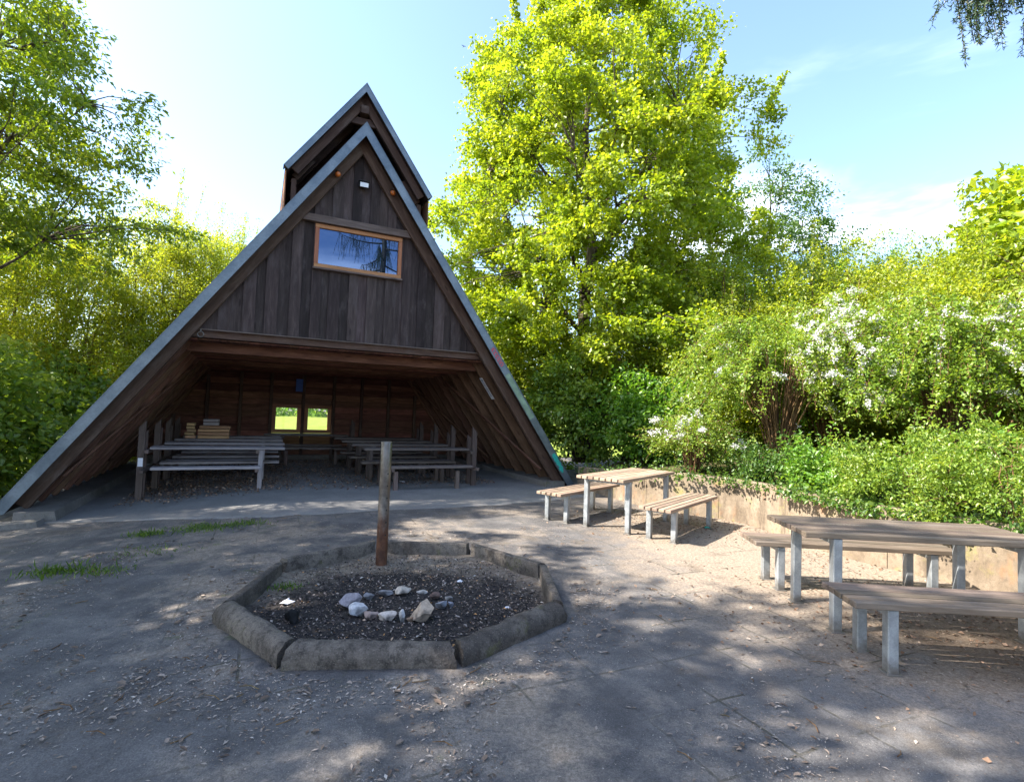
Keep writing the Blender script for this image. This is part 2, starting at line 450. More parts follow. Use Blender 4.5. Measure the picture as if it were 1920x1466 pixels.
M['barkdark'] = bark_mat('dark_bark', (.03, .022, .016), (.075, .055, .04))
M['cane'] = bark_mat('brown_canes', (.09, .05, .025), (.20, .12, .06))
M['litter'] = flake_mat('dry_litter', [(0, (.08, .055, .042)), (.3, (.17, .125, .095)), (.6, (.27, .215, .175)), (.88, (.38, .325, .28)), (1, (.52, .48, .44))])
M['browns'] = flake_mat('brown_leaf_litter', [(0, (.06, .036, .024)), (.4, (.17, .098, .06)), (.75, (.28, .18, .12)), (1, (.42, .32, .24))])
M['chips'] = flake_mat('charred_chips', [(0, (.012, .012, .013)), (.38, (.035, .03, .03)), (.6, (.13, .10, .09)), (.85, (.26, .215, .19)), (.95, (.38, .33, .29)), (1, (.55, .27, .08))])
M['litterdark'] = M['browns']

# ------------------------------------------------------------------ world, sun, camera
W = bpy.data.worlds.new("World"); S.world = W; W.use_nodes = True
nt = W.node_tree
bg = nt.nodes['Background']
sky = nt.nodes.new('ShaderNodeTexSky'); sky.sky_type = 'NISHITA'; sky.sun_disc = False
sky.sun_elevation = SUN_EL
sky.sun_rotation = math.atan2(SUN_AZ[0], SUN_AZ[1])
sky.air_density = 1.0; sky.dust_density = 1.9; sky.ozone_density = 2.6; sky.altitude = 100
g = G(nt)
vdir = g.n('ShaderNodeTexCoord').outputs['Generated']
vz = g.sep(vdir)[2]
cl = g.noise(g.mapping(vdir, (1.2, 1.2, 4.5), (.3, .1, 0)), 2.0, 6, .55, .3)
band = g.math('MULTIPLY', g.fac(vz, .62, .12), .95)
cm = g.math('MULTIPLY', g.math('MULTIPLY', g.fac(cl, .46, .72), band), g.fac(g.sep(vdir)[0], -.25, .35))
skc = g.mix(cm, sky.outputs[0], (8.5, 8.8, 9.2))
nt.links.new(skc, bg.inputs['Color'])
bg.inputs['Strength'].default_value = 0.15

sl = bpy.data.lights.new('sun', 'SUN'); sl.energy = 4.9; sl.angle = R(0.53); sl.color = (1.0, .93, .82)
so = bpy.data.objects.new('sun', sl); C.objects.link(so)
sd = Vector((SUN_AZ[0] * cos(SUN_EL), SUN_AZ[1] * cos(SUN_EL), sin(SUN_EL))).normalized()
so.rotation_euler = sd.to_track_quat('Z', 'Y').to_euler(); so.location = (-20, -5, 25)

cam = bpy.data.cameras.new('camera'); co = bpy.data.objects.new('camera', cam); C.objects.link(co); S.camera = co
cam.sensor_width = 36; cam.sensor_fit = 'HORIZONTAL'; cam.lens = 36 * 988.1 / 1920
cam.clip_end = 2000; cam.clip_start = .05
PIT, ROL = 0.04342, -0.03498
fw = Vector((0, cos(PIT), sin(PIT))); upv = Vector((0, -sin(PIT), cos(PIT))); xv = Vector((1, 0, 0))
right = xv * cos(ROL) - upv * sin(ROL); up = xv * sin(ROL) + upv * cos(ROL)
mw = Matrix.Identity(4)
for i in range(3): mw[i][0] = right[i]; mw[i][1] = up[i]; mw[i][2] = -fw[i]
mw[2][3] = 1.5759
co.matrix_world = mw

# ------------------------------------------------------------------ leaf, twig and terrain generators
def unit(a):
    return a / (np.linalg.norm(a, axis=-1, keepdims=True) + 1e-9)

def raw_mesh(name, V, F, attrs=None):
    me = bpy.data.meshes.new(name)
    V = np.asarray(V, 'f'); F = np.asarray(F, 'i')
    me.vertices.add(len(V)); me.vertices.foreach_set('co', V.ravel())
    k = F.shape[1]
    me.loops.add(F.size); me.loops.foreach_set('vertex_index', F.ravel())
    me.polygons.add(len(F)); me.polygons.foreach_set('loop_start', np.arange(0, F.size, k, dtype='i'))
    for n_, a in (attrs or {}).items():
        at = me.attributes.new(n_, 'FLOAT', 'POINT'); at.data.foreach_set('value', np.asarray(a, 'f'))
    me.update(calc_edges=True); me.validate()
    return me

def leaf_mesh(name, P, T, N, L, Wd, tint, fold=.18, curl=.12, round_=False):
    """many small two-faced leaves: base, left, tip, right"""
    T = unit(T); N = unit(N - (N * T).sum(1, keepdims=True) * T); B = np.cross(N, T)
    L = np.broadcast_to(np.asarray(L, float), (len(P),))[:, None]; Wd = np.broadcast_to(np.asarray(Wd, float), (len(P),))[:, None]
    if round_:
        a = P; b = P + T * L * .3 + B * Wd * .5 + N * Wd * fold; c = P + T * L * .72 + B * Wd * .38 + N * Wd * fold * .6
        d = P + T * L - N * L * curl; e = P + T * L * .72 - B * Wd * .38 + N * Wd * fold * .6; f = P + T * L * .3 - B * Wd * .5 + N * Wd * fold
        V = np.stack([a, b, c, d, e, f], 1).reshape(-1, 3)
        i = np.arange(len(P))[:, None] * 6
        F = np.concatenate([i + np.array([[0, 1, 2, 3]]), i + np.array([[0, 3, 4, 5]])], 1).reshape(-1, 4)
        return raw_mesh(name, V, F, {'tint': np.repeat(tint, 6)})
    a = P; b = P + T * L * .45 + B * Wd * .5 + N * Wd * fold; c = P + T * L - N * L * curl; d = P + T * L * .45 - B * Wd * .5 + N * Wd * fold
    V = np.stack([a, b, c, d], 1).reshape(-1, 3)
    i = np.arange(len(P))[:, None] * 4
    F = np.concatenate([i + np.array([[0, 1, 2]]), i + np.array([[0, 2, 3]])], 1).reshape(-1, 3)
    return raw_mesh(name, V, F, {'tint': np.repeat(tint, 4)})

def tubes_mesh(name, lines, sides=5):
    """lines: list of (points (n,3), radii (n,))"""
    Vs = []; Fs = []; off = 0
    ang = np.arange(sides) * 2 * pi / sides
    for pts, rad in lines:
        pts = np.asarray(pts, float); rad = np.asarray(rad, float)
        t = unit(np.gradient(pts, axis=0))
        ref = np.where(np.abs(t[:, 2:3]) < .9, np.array([[0, 0, 1.]]), np.array([[1., 0, 0]]))
        a = unit(np.cross(t, ref)); b = np.cross(t, a)
        ring = pts[:, None, :] + (a[:, None, :] * np.cos(ang)[None, :, None] + b[:, None, :] * np.sin(ang)[None, :, None]) * rad[:, None, None]
        n = len(pts); Vs.append(ring.reshape(-1, 3))
        i = np.arange(n - 1)[:, None] * sides; k = np.arange(sides)[None, :]; k2 = (k + 1) % sides
        Fs.append(np.stack([i + k, i + k2, i + sides + k2, i + sides + k], -1).reshape(-1, 4) + off)
        off += n * sides
    me = raw_mesh(name, np.concatenate(Vs), np.concatenate(Fs))
    me.polygons.foreach_set('use_smooth', np.ones(len(me.polygons), 'i'))
    return me

def curve(p0, p1, lift, n, rng, wob=.04):
    p0, p1 = np.asarray(p0, float), np.asarray(p1, float)
    t = np.linspace(0, 1, n)[:, None]
    L = np.linalg.norm(p1 - p0)
    mid = p0 * (1 - t) + p1 * t
    mid[:, 2] += lift * L * (4 * t * (1 - t))[:, 0]
    w = rng.normal(0, wob * L, (n, 3)); w = (w + np.roll(w, 1, 0)) / 2; w *= (t * (1 - t) * 3)
    return mid + w

def plant(name, label, cat, base, prof, rng_seed, leaf, leafL, nclump, per, crad, group=None, trunk_r=.18, trunk_h=None, stems=1, limbs=14,
          mat_bark='bark', lobes=.22, inner=.45, squash=.75, droop=.25, wide=.62, lean=(0, 0), flat=.9, shoots=0, tintspread=.22, twig_r=.012, zpow=1.0, shift=0.0, rnd_leaf=False):
    """a tree or shrub: tapered trunk or stems, limbs, twigs and leaf sprays in clumps through a crown of the given profile [(z, r), ...]"""
    rng = np.random.default_rng(rng_seed)
    bx, by, bz = base
    root = thing(name, label, cat, (bx, by, bz), 0, group)
    prof = np.array(prof, float)
    H = prof[-1, 0]; z0 = prof[0, 0]
    top = trunk_h or H * .86
    lines = []
    skel = []
    if stems == 1:
        tp = curve((0, 0, -.15), (lean[0], lean[1], top), 0, 12, rng, .015)
        tr = np.linspace(1, .12, 12) * trunk_r; tr[0] *= 1.35
        lines.append((tp, tr)); skel.append(tp[4:])
        for k in range(limbs):
            f = .22 + .7 * (k + rng.random()) / limbs
            p = tp[int(f * 11)]
            a = k * 2.4 + rng.normal(0, .3)
            zz = min(max(p[2] + (.25 + .3 * rng.random()) * (H - z0) * (1.1 - f), z0 + .1), H * .97)
            r = np.interp(zz, prof[:, 0], prof[:, 1]) * (.6 + .3 * rng.random())
            q = np.array([lean[0] * zz / H + r * cos(a), lean[1] * zz / H + r * sin(a), zz])
            ln = curve(p, q, -.08, 9, rng, .05)
            lines.append((ln, np.linspace(.36, .05, 9) * trunk_r * (1.15 - f * .7))); skel.append(ln[2:])
    else:
        for k in range(stems):
            a = k * 2.4 + rng.normal(0, .3)
            zz = z0 + (H - z0) * (.35 + .6 * rng.random())
            r = np.interp(zz, prof[:, 0], prof[:, 1]) * (.15 + .75 * rng.random())
            ln = curve((.12 * cos(a) * rng.random() * stems ** .5, .12 * sin(a) * rng.random() * stems ** .5, -.1), (r * cos(a), r * sin(a), zz), .12, 9, rng, .05)
            lines.append((ln, np.linspace(1, .25, 9) * trunk_r)); skel.append(ln[2:])
    sk = np.concatenate(skel)
    # clumps
    zs = np.linspace(z0, H, 60); rr = np.interp(zs, prof[:, 0], prof[:, 1])
    w = (rr + .1) ** 1.5; cdf = np.cumsum(w) / w.sum()
    cz = np.interp(rng.random(nclump) ** zpow, cdf, zs)
    ca = rng.random(nclump) * 2 * pi
    ph = rng.random(6) * 6.28
    lob = 1 + lobes * (np.sin(3 * ca + ph[0] + cz * 1.1) * .5 + np.sin(5 * ca + ph[1] - cz * 1.7) * .35 + np.sin(2 * ca + ph[2] + cz * 2.6) * .4)
    cr = np.interp(cz, prof[:, 0], prof[:, 1]) * lob * (inner + (1 - inner) * rng.random(nclump) ** .5) * (1 + .1 * rng.normal(size=nclump))
    cen = np.stack([cr * np.cos(ca) + lean[0] * cz / H, cr * np.sin(ca) + lean[1] * cz / H, cz + rng.normal(0, .12, nclump)], 1)
    tw = []
    kk = []
    for i in range(nclump):
        d = ((sk - cen[i]) ** 2).sum(1) + np.maximum(0, sk[:, 2] - cen[i, 2]) ** 2 * 1.5
        j = int(d.argmin())
        kk.append(j)
        tw.append((curve(sk[j], cen[i], .06, 5, rng, .05), np.linspace(1.4, .35, 5) * twig_r))
    # upright shoots that make the outline uneven
    sh = []
    for i in range(shoots):
        c = cen[int(rng.integers(nclump))]
        out = unit(np.array([[c[0], c[1], .6 * H]]))[0]
        L = (.35 + .6 * rng.random()) * crad * 3.0
        sh.append(np.stack([c + out * L * t + np.array([0, 0, .2 * L * t]) for t in np.linspace(0, 1, 6)]))
        tw.append((sh[-1], np.linspace(1, .3, 6) * twig_r * .8))
    link('trunk' if stems == 1 else 'stems', tubes_mesh(name + '_trunk', lines, 8), M[mat_bark], root)
    link('branches', tubes_mesh(name + '_branches', tw, 4), M[mat_bark], root)
    # leaves along short sprays in each clump
    n = nclump * per
    ci = np.repeat(np.arange(nclump), per)
    spr = 6
    sdir = unit(rng.normal(size=(nclump, spr, 3)) * np.array([1, 1, squash]) + np.stack([np.cos(ca), np.sin(ca), np.full(nclump, .15)], 1)[:, None, :] * .7)
    si = rng.integers(0, spr, n)
    sd_ = sdir[ci, si]
    t = rng.random(n) ** .7
    crv = crad * (.6 + .8 * rng.random(nclump))[ci]
    P = cen[ci] + sd_ * (t * crv)[:, None] + rng.normal(size=(n, 3)) * np.array([1, 1, squash]) * (crv * .22)[:, None]
    P[:, 2] -= droop * t * t * crv
    if shoots:
        m = per * 2 // 3
        for s_ in sh:
            tt = rng.random(m)
            q = np.stack([np.interp(tt, np.linspace(0, 1, 6), s_[:, k]) for k in range(3)], 1) + rng.normal(0, .05, (m, 3))
            P = np.concatenate([P, q]); sd_ = np.concatenate([sd_, unit(rng.normal(size=(m, 3)))])
            ci = np.concatenate([ci, rng.integers(0, nclump, m)])
        n = len(P)
    T = unit(sd_ * .7 + rng.normal(size=(n, 3)) * .6 + np.array([0, 0, -droop]))
    N = unit(rng.normal(size=(n, 3)) * .55 + np.array([0, 0, flat]))
    L = leafL * (.6 + .75 * rng.random(n))
    ct = rng.normal(0, tintspread * .6, nclump)
    tint = np.clip(.42 + ct[ci] + rng.normal(0, tintspread, n) + shift, 0, 1)
    me = leaf_mesh(name + '_crown', P, T, N, L, L * wide, tint, round_=rnd_leaf)
    link('crown', me, M[leaf], root)
    return root

def spirea(label, base, rad, H, nst, seed, flowers=.35, leafL=.05, per=230, group=None, az=None, fdir=-1.9):
    """arching shrub: brown canes rising from one foot, leafy and flowering over their outer halves"""
    rng = np.random.default_rng(seed)
    root = thing('flowering_shrub', label, 'shrub', base, 0, group)
    lines = []; LP = []; LT = []; FP = []; FN = []; LC = []
    for k in range(nst):
        a = rng.random() * 2 * pi if az is None else rng.normal(az[0], az[1])
        out = rad * (.35 + .75 * rng.random()); h = H * (.62 + .42 * rng.random())
        t = np.linspace(0, 1, 14)
        r = out * (t ** 1.35) + .1 * rng.random()
        z = h * (1 - (1 - np.minimum(t / .74, 1)) ** 1.8) - h * .42 * np.maximum(0, (t - .62) / .38) ** 1.7
        aa = a + rng.normal(0, .12) * t
        pts = np.stack([r * np.cos(aa), r * np.sin(aa), z - .05], 1) + rng.normal(0, .012, (14, 3))
        lines.append((pts, np.linspace(.011, .003, 14)))
        for q in range(3):                    # side twigs
            i = rng.integers(7, 13); d = unit(rng.normal(size=(1, 3)) + np.array([[cos(a), sin(a), .35]]))[0]
            l = .2 + .3 * rng.random()
            tw = pts[i] + d * l * np.linspace(0, 1, 5)[:, None] + np.array([0, 0, -1]) * (.25 * l * np.linspace(0, 1, 5) ** 2)[:, None]
            lines.append((tw, np.linspace(.005, .002, 5)))
            m = per // 5; tt = rng.random(m)
            LP.append(np.stack([np.interp(tt, np.linspace(0, 1, 5), tw[:, c]) for c in range(3)], 1) + rng.normal(0, .035, (m, 3)))
            LT.append(np.tile(d, (m, 1))); LC.append(np.full(m, rng.normal(0, .12)))
            if rng.random() < flowers * (.12 + 1.6 * max(0, cos(a - fdir)) ** 5):
                m2 = 9; tt = .3 + .7 * rng.random(m2)
                FP.append(np.stack([np.interp(tt, np.linspace(0, 1, 5), tw[:, c]) for c in range(3)], 1) + np.array([0, 0, .03]))
        m = per; tt = .5 + .5 * rng.random(m) ** .8
        LP.append(np.stack([np.interp(tt, t, pts[:, c]) for c in range(3)], 1) + rng.normal(0, .055, (m, 3)))
        LT.append(np.tile([cos(a), sin(a), -.1], (m, 1))); LC.append(np.full(m, rng.normal(0, .12)))
        if rng.random() < flowers * (.2 + 2.4 * max(0, cos(a - fdir)) ** 5):
            m2 = int(12 + 14 * rng.random()); tt = .5 + .45 * rng.random(m2)
            FP.append(np.stack([np.interp(tt, t, pts[:, c]) for c in range(3)], 1) + np.array([0, 0, .05]) + rng.normal(0, .02, (m2, 3)))
    link('stems', tubes_mesh('cane', lines, 4), M['cane'], root)
    P = np.concatenate(LP); n = len(P); T = unit(np.concatenate(LT) * .8 + rng.normal(size=(n, 3)) * .7)
    N = unit(rng.normal(size=(n, 3)) * .5 + np.array([0, 0, .9])); L = leafL * (.6 + .8 * rng.random(n))
    tint = np.clip(.45 + np.concatenate(LC) + rng.normal(0, .2, n), 0, 1)
    link('crown', leaf_mesh('shrub_crown', P, T, N, L, L * .62, tint), M['leaf_spirea'], root)
    if FP:
        c = np.concatenate(FP); m = 12
        P = np.repeat(c, m, 0) + rng.normal(0, .021, (len(c) * m, 3)); n = len(P)
        L = .019 + .013 * rng.random(n)
        me = leaf_mesh('shrub_flowers', P, rng.normal(size=(n, 3)), rng.normal(size=(n, 3)) * .6 + np.array([0, -.2, .9]), L, L, rng.random(n))
        link('flowers', me, M['petal'], root)
    return root

def flakes(name, P, L, mat, seed, wide=.5, tilt=.22, group=None, curl=.15, parent=None, label=None, cat=None, lo=.0, hi=1.0, round_=False):
    rng = np.random.default_rng(seed); n = len(P)
    a = rng.random(n) * 2 * pi
    T = np.stack([np.cos(a), np.sin(a), rng.normal(0, tilt, n)], 1)
    N = rng.normal(0, tilt, (n, 3)) + np.array([0, 0, 1])
    me = leaf_mesh(name, P, T, N, L, L * wide * (.6 + .8 * rng.random(n)), lo + (hi - lo) * rng.random(n), fold=.12, curl=curl, round_=round_)
    o = link(name, me, M[mat], parent)
    return tag(o, label, cat, None, 'stuff')

# ------------------------------------------------------------------ the ground
WALL = [(1.52, 11.75, .46), (2.0, 10.45, .55), (2.45, 9.45, .63), (2.95, 8.98, .67), (3.42, 8.62, .67), (3.72, 8.15, .67), (3.86, 7.4, .67),
        (3.98, 6.6, .67), (4.25, 5.95, .68), (4.68, 5.35, .68), (4.95, 4.5, .68), (5.1, 3.4, .68), (5.2, 2.0, .68), (5.25, .4, .68)]

def grid_mesh(name, xs, ys, zf):
    nx, ny = len(xs), len(ys)
    V = np.array([(x, y, zf(x, y)) for y in ys for x in xs])
    i, j = np.meshgrid(np.arange(nx - 1), np.arange(ny - 1)); i = i.ravel(); j = j.ravel()
    F = np.stack([j * nx + i, j * nx + i + 1, (j + 1) * nx + i + 1, (j + 1) * nx + i], 1)
    me = raw_mesh(name, V, F)
    me.polygons.foreach_set('use_smooth', np.ones(len(me.polygons), 'i'))
    return me

def bumpy(x, y, a=.006):
    return a * noise.noise((x * 1.9, y * 1.9, .3)) + a * .5 * noise.noise((x * 6.1, y * 6.1, 2.3))

PX, PY, PR, PROT = -.864, 4.62, 1.352, .4368
def oct_r(x, y):
    a = math.atan2(y - PY, x - PX); return math.hypot(x - PX, y - PY) * cos(((a - PROT) % (pi / 4)) - pi / 8) / cos(pi / 8)
xs = np.concatenate([[-900, -300, -120, -60, -35, -24, -17, -13.5], np.arange(-12, 8.01, .11), [9.5, 12, 17, 25, 40, 70, 130, 300, 900]])
ys = np.concatenate([[-600, -200, -80, -40, -20, -11, -6], np.arange(-3.5, 13.0, .11), [14, 15.5, 18, 22, 28, 40, 60, 100, 200, 500, 1200]])
tag(link('ground', grid_mesh('ground', xs, ys, lambda x, y: gz(x, y) + (bumpy(x, y) if abs(x) < 13 and -4 < y < 13.5 else 0) - (.35 if oct_r(x, y) < PR - .05 else 0)), M['ground']), kind='structure')

def strip_mesh(name, rows):
    nx = len(rows[0]); V = np.array([p for r in rows for p in r])
    i, j = np.meshgrid(np.arange(nx - 1), np.arange(len(rows) - 1)); i = i.ravel(); j = j.ravel()
    F = np.stack([j * nx + i, j * nx + i + 1, (j + 1) * nx + i + 1, (j + 1) * nx + i], 1)
    me = raw_mesh(name, V, F); me.polygons.foreach_set('use_smooth', np.ones(len(me.polygons), 'i'))
    return me

# soil bank held by the wall
def wall_dirs():
    out = []
    for i, (x, y, z) in enumerate(WALL):
        a = WALL[max(i - 1, 0)]; b = WALL[min(i + 1, len(WALL) - 1)]
        tx, ty = b[0] - a[0], b[1] - a[1]; l = math.hypot(tx, ty)
        out.append((-ty / l, tx / l))
    return out
WD = wall_dirs()
rows = []
for off in (.06, .35, .9, 1.8, 3.2, 5.5, 9, 16, 30):
    r = []
    for (x, y, z), (nx, ny), i in zip(WALL, WD, range(len(WALL))):
        fx, fy = (nx, ny) if off < 1 else (None, None)
        cx, cy = x - (-3.0), y - 3.5; l = math.hypot(cx, cy)
        k = min(1, off / 3.0)
        dx, dy = nx * (1 - k) + cx / l * k, ny * (1 - k) + cy / l * k
        px, py = x + dx * off, y + dy * off
        zz = (z - .06) + min(off, 4) * .06 + (.05 * noise.noise((px * .9, py * .9, 5)) if off > .1 else 0)
        if off > 10: zz *= .3 if off < 20 else -.1
        r.append((px, py, zz))
    rows.append(r)
tag(link('soil_bank', strip_mesh('soil_bank', rows), M['soil']), kind='structure')

def bank_z(x, y): return .66 + .04 * min(max((math.hypot(x + 3, y - 3.5) - 7.8), 0), 4)

# meadow behind the shelter
tag(link('meadow', grid_mesh('meadow', np.linspace(-70, 40, 40), np.linspace(20, 160, 40), lambda x, y: gz(x, y) + .02 + .12 * noise.noise((x * .2, y * .2, 1)) * (1 if y > 24 else .1) + (.1 if y > 24 else .0)), M['meadow']), kind='structure')

# concrete apron and shelter floor: one slab sheet draped a little above the ground
us = np.linspace(-4.9, 4.3, 60); ds = np.concatenate([np.linspace(-1.72, 0, 14), np.linspace(.2, 6.9, 30)])
rows = []
for d in ds:
    r = []
    for u in us:
        dd = d
        if d < 0: dd = d * (1 - min(.93, (max(0, -u - 1.3) * .52 + max(0, u - 2.2) * .2) / 1.72)) + (.05 * noise.noise((u * 1.3, 0, 0)) if d < -1.5 else 0)
        x, y = hut_xy(u, dd)
        r.append((x, y, gz(x, y) + .012 + (0 if d > -1.6 else -.024)))
    rows.append(r)
tag(link('apron', strip_mesh('apron', rows), M['apron']), kind='structure')
# ------------------------------------------------------------------ the shelter
hut = thing('shelter', 'steep brown timber A-frame shelter with an open front and a small raised roof cap', 'shelter', (HX, HY, 0), TH)
FOOT = 4.93
def roofz(u, t=0.0): return RIDGE - t / CP - abs(u) * TAN

for s, nm in ((-1, 'left'), (1, 'right')):
    sl_ = Vector((s * CP, 0, -SP)); nr = Vector((s * SP, 0, CP))
    top = Vector((0, 0, RIDGE)); Ls = FOOT / CP
    rb = MB()
    o = top + sl_ * (Ls / 2) - nr * .035 + Vector((0, (DEPTH + .2) / 2 + .03, 0))
    rb.obox(o, sl_, (0, 1, 0), nr, Ls, DEPTH + .2, .03, .004)
    roof = rb.build('roof', M['shingle'], hut)
    db = MB(); q = .1
    while q < Ls - .02:
        wd = random.uniform(.155, .2); e = min(q + wd, Ls) 
        db.obox(top + sl_ * ((q + e) / 2) - nr * (.066 + random.uniform(0, .003)) + Vector((0, (DEPTH + .14) / 2 + .04, 0)), (0, 1, 0), sl_, nr, DEPTH + .14, e - q - .006, .026, .003)
        q = e
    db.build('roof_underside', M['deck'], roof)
    # metal edge
    t = .142
    fm = MB()
    fp = [(0, RIDGE), (s * FOOT, roofz(FOOT)), (s * (FOOT - t / SP), roofz(FOOT)), (0, RIDGE - t / CP)]
    fm.prism(fp, -.022, 0.0)
    lip = [(0, RIDGE + .018), (s * (FOOT + .012), roofz(FOOT) + .001), (s * FOOT, roofz(FOOT)), (0, RIDGE)]
    fm.prism(lip, -.03, .22)
    fas = fm.build('edge_trim', M['zinc'], roof)
    # seams of the trim
    for q in (.62, 1.9, 3.4, 4.9, 6.4, 7.6):
        if q < Ls:
            c = top + sl_ * (q + (0.2 if s > 0 else 0)) - nr * (t / 2 + .0) + Vector((0, -.0245, 0))
            sm = MB(); sm.obox(c, sl_, (0, 1, 0), nr, .05, .005, t - .004, .001); sm.build('trim_joint', M['zinc'], fas)
    if s > 0:
        # spray paint and algae on the lower half of the right-hand edge
        def onfas(q, v, du, dv, m, mb, lift=.0245, rot=0):
            c = top + sl_ * q - nr * v + Vector((0, -lift, 0))
            a = (sl_ * cos(rot) + nr * sin(rot)); b = (nr * cos(rot) - sl_ * sin(rot))
            mb.obox(c, a, (0, 1, 0), b, du, .003, dv, .0005)
        ab = MB(); onfas(6.05, .072, 1.15, .115, None, ab); ab.build('algae_patch', M['algae'], fas)
        rp = MB(); x = 4.86
        for i, ch in enumerate('|c|o|d|c|n|'):
            if ch == '|': onfas(x, .07, .015, .08, None, rp, .026, .2 * (-1) ** i)
            else:
                onfas(x, .035, .035, .014, None, rp, .026); onfas(x, .105, .035, .014, None, rp, .026); onfas(x - .014, .07, .012, .07, None, rp, .026, .15)
            x += .04
        rp.build('red_graffiti', M['red'], fas)
        tg = MB()
        rt = random.Random(3)
        for i in range(13):
            onfas(7.53 + i * .036, .07 + rt.uniform(-.012, .012), .05, .075 + rt.uniform(-.03, .03), None, tg, .0262 + .0006 * (i % 3), rt.uniform(-.3, .3))
        tg.build('teal_graffiti', M['teal'], fas)
    # rafters
    for k in range(12):
        d = .28 + .62 * k if k < 11 else 6.82
        h = .19 if k else .2
        r_ = MB(); off = .082 + h / 2
        a = top + sl_ * .05 - nr * off; b = top + sl_ * (Ls - .22) - nr * off
        r_.obox((a + b) / 2 + Vector((0, d, 0)), sl_, (0, 1, 0), nr, (b - a).length, .08 if k else .1, h, .006)
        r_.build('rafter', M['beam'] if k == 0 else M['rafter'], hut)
    # wind braces under the rafters
    for d0, d1 in ((3.3, .5), (6.5, 3.5)):
        br_ = MB(); off = .082 + .19 + .022
        qa = (RIDGE - 2.45) / SP - .1; qb = Ls - .75
        p0 = top + sl_ * qa - nr * off + Vector((0, d0, 0)); p1 = top + sl_ * qb - nr * off + Vector((0, d1, 0))
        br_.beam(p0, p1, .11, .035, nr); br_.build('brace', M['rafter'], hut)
    # low concrete plinth
    pm = MB(); n = 14
    for i in range(n):
        d0 = -.12 + i * 7.1 / n if s < 0 else .05 + i * 6.95 / n; d1 = d0 + (7.1 if s < 0 else 6.95) / n
        zt = .13 if s > 0 else -.07
        zb = -.45
        pm.prism([(s * 4.08, zb), (s * 4.62, zb), (s * 4.62, zt), (s * 4.16, zt)], d0, d1 + .0005 * 0, rnd=.3)
    if s < 0:
        pm.prism([(-4.95, -.5), (-4.15, -.5), (-4.28, -.16), (-4.8, -.2)], -.42, -.121)
    pm.build('plinth', M['plinth'], hut)

# ties under the ceiling, ceiling boards, front beam
for k in range(1, 11):
    d = .28 + .62 * k
    j = MB(); um = (RIDGE - .1 / CP - 2.58) / TAN
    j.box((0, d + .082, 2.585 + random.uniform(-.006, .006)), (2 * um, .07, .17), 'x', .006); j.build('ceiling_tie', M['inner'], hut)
cb = MB(); u = -2.75
while u < 2.75:
    w_ = random.uniform(.14, .19); cb.box((u + w_ / 2, 3.7, 2.675), (w_ - .006, 6.4, .022), 'y', .003); u += w_
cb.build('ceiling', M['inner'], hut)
fb = MB(); fb.prism([(-2.86, 2.70), (2.86, 2.70), (2.80, 2.835), (-2.80, 2.835)], .425, .53, (1, 0)); fb.build('front_beam', M['beam'], hut)
lb = MB(); lb.box((0, .335, 2.826), (5.35, .022, .022), 'x', .004); lb.build('drip_batten', M['post'], hut)

# boarded gable with its window
gw = MB(); WU0, WU1, WZ0, WZ1 = -.775, .855, 4.165, 4.985
u = -2.95; i = 0
while u < 2.95:
    w_ = random.uniform(.165, .225) if i % 2 == 0 else random.uniform(.13, .19)
    u1 = min(u + w_, 2.95)
    d0 = .362 if i % 2 == 0 else .390
    ov = .012 if i % 2 else -.003
    a, b = u - ov, u1 + ov
    zb = 2.838 + random.uniform(-.012, .012)
    def col(a, b, z0, z1f):
        def zt(x): return min(z1f, roofz(x, .09)) if z1f else roofz(x, .09)
        pts = [(a, z0), (b, z0), (b, max(z0 + .001, zt(b)))]
        if a < 0 < b: pts.append((0, zt(0)))
        pts.append((a, max(z0 + .001, zt(a))))
        if max(zt(a), zt(b)) > z0 + .02: gw.prism(pts, d0, d0 + .022, (0, 1))
    if b <= WU0 or a >= WU1: col(a, b, zb, None)
    else:
        # split around the window
        if a < WU0: col(a, WU0, zb, None)
        if b > WU1: col(WU1, b, zb, None)
        aa, bb = max(a, WU0), min(b, WU1)
        if bb - aa > .01: col(aa, bb, zb, WZ0); col(aa, bb, WZ1, None)
    u = u1; i += 1
gable = gw.build('gable_wall', M['gable'], hut)
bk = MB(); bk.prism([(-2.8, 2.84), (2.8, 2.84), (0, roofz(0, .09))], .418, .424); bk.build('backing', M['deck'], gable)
cbm = MB(); cbm.prism([(-1.22, 4.995), (1.22, 4.995), (1.13, 5.125), (-1.13, 5.125)], .27, .36, (1, 0)); cbm.build('collar_beam', M['post'], hut)

def glass_mirror():
    m, nt, out = new_mat('reflecting_glass'); g = G(nt)
    d = g.n('ShaderNodeBsdfDiffuse'); d.inputs[0].default_value = (.01, .014, .02, 1)
    gl = g.n('ShaderNodeBsdfGlossy'); gl.inputs['Roughness'].default_value = .004; gl.inputs[0].default_value = (.36, .55, 1, 1)
    mx = g.n('ShaderNodeMixShader'); mx.inputs[0].default_value = .16
    nt.links.new(d.outputs[0], mx.inputs[1]); nt.links.new(gl.outputs[0], mx.inputs[2]); nt.links.new(mx.outputs[0], out.inputs[0])
    return m
M['mirror'] = glass_mirror()
def glass_clear():
    m, nt, out = new_mat('clear_glass'); g = G(nt)
    t = g.n('ShaderNodeBsdfTransparent'); t.inputs[0].default_value = (.95, .96, .95, 1)
    gl = g.n('ShaderNodeBsdfGlossy'); gl.inputs['Roughness'].default_value = .01
    mx = g.n('ShaderNodeMixShader'); mx.inputs[0].default_value = .04
    nt.links.new(t.outputs[0], mx.inputs[1]); nt.links.new(gl.outputs[0], mx.inputs[2]); nt.links.new(mx.outputs[0], out.inputs[0])
    return m
M['glass'] = glass_clear()

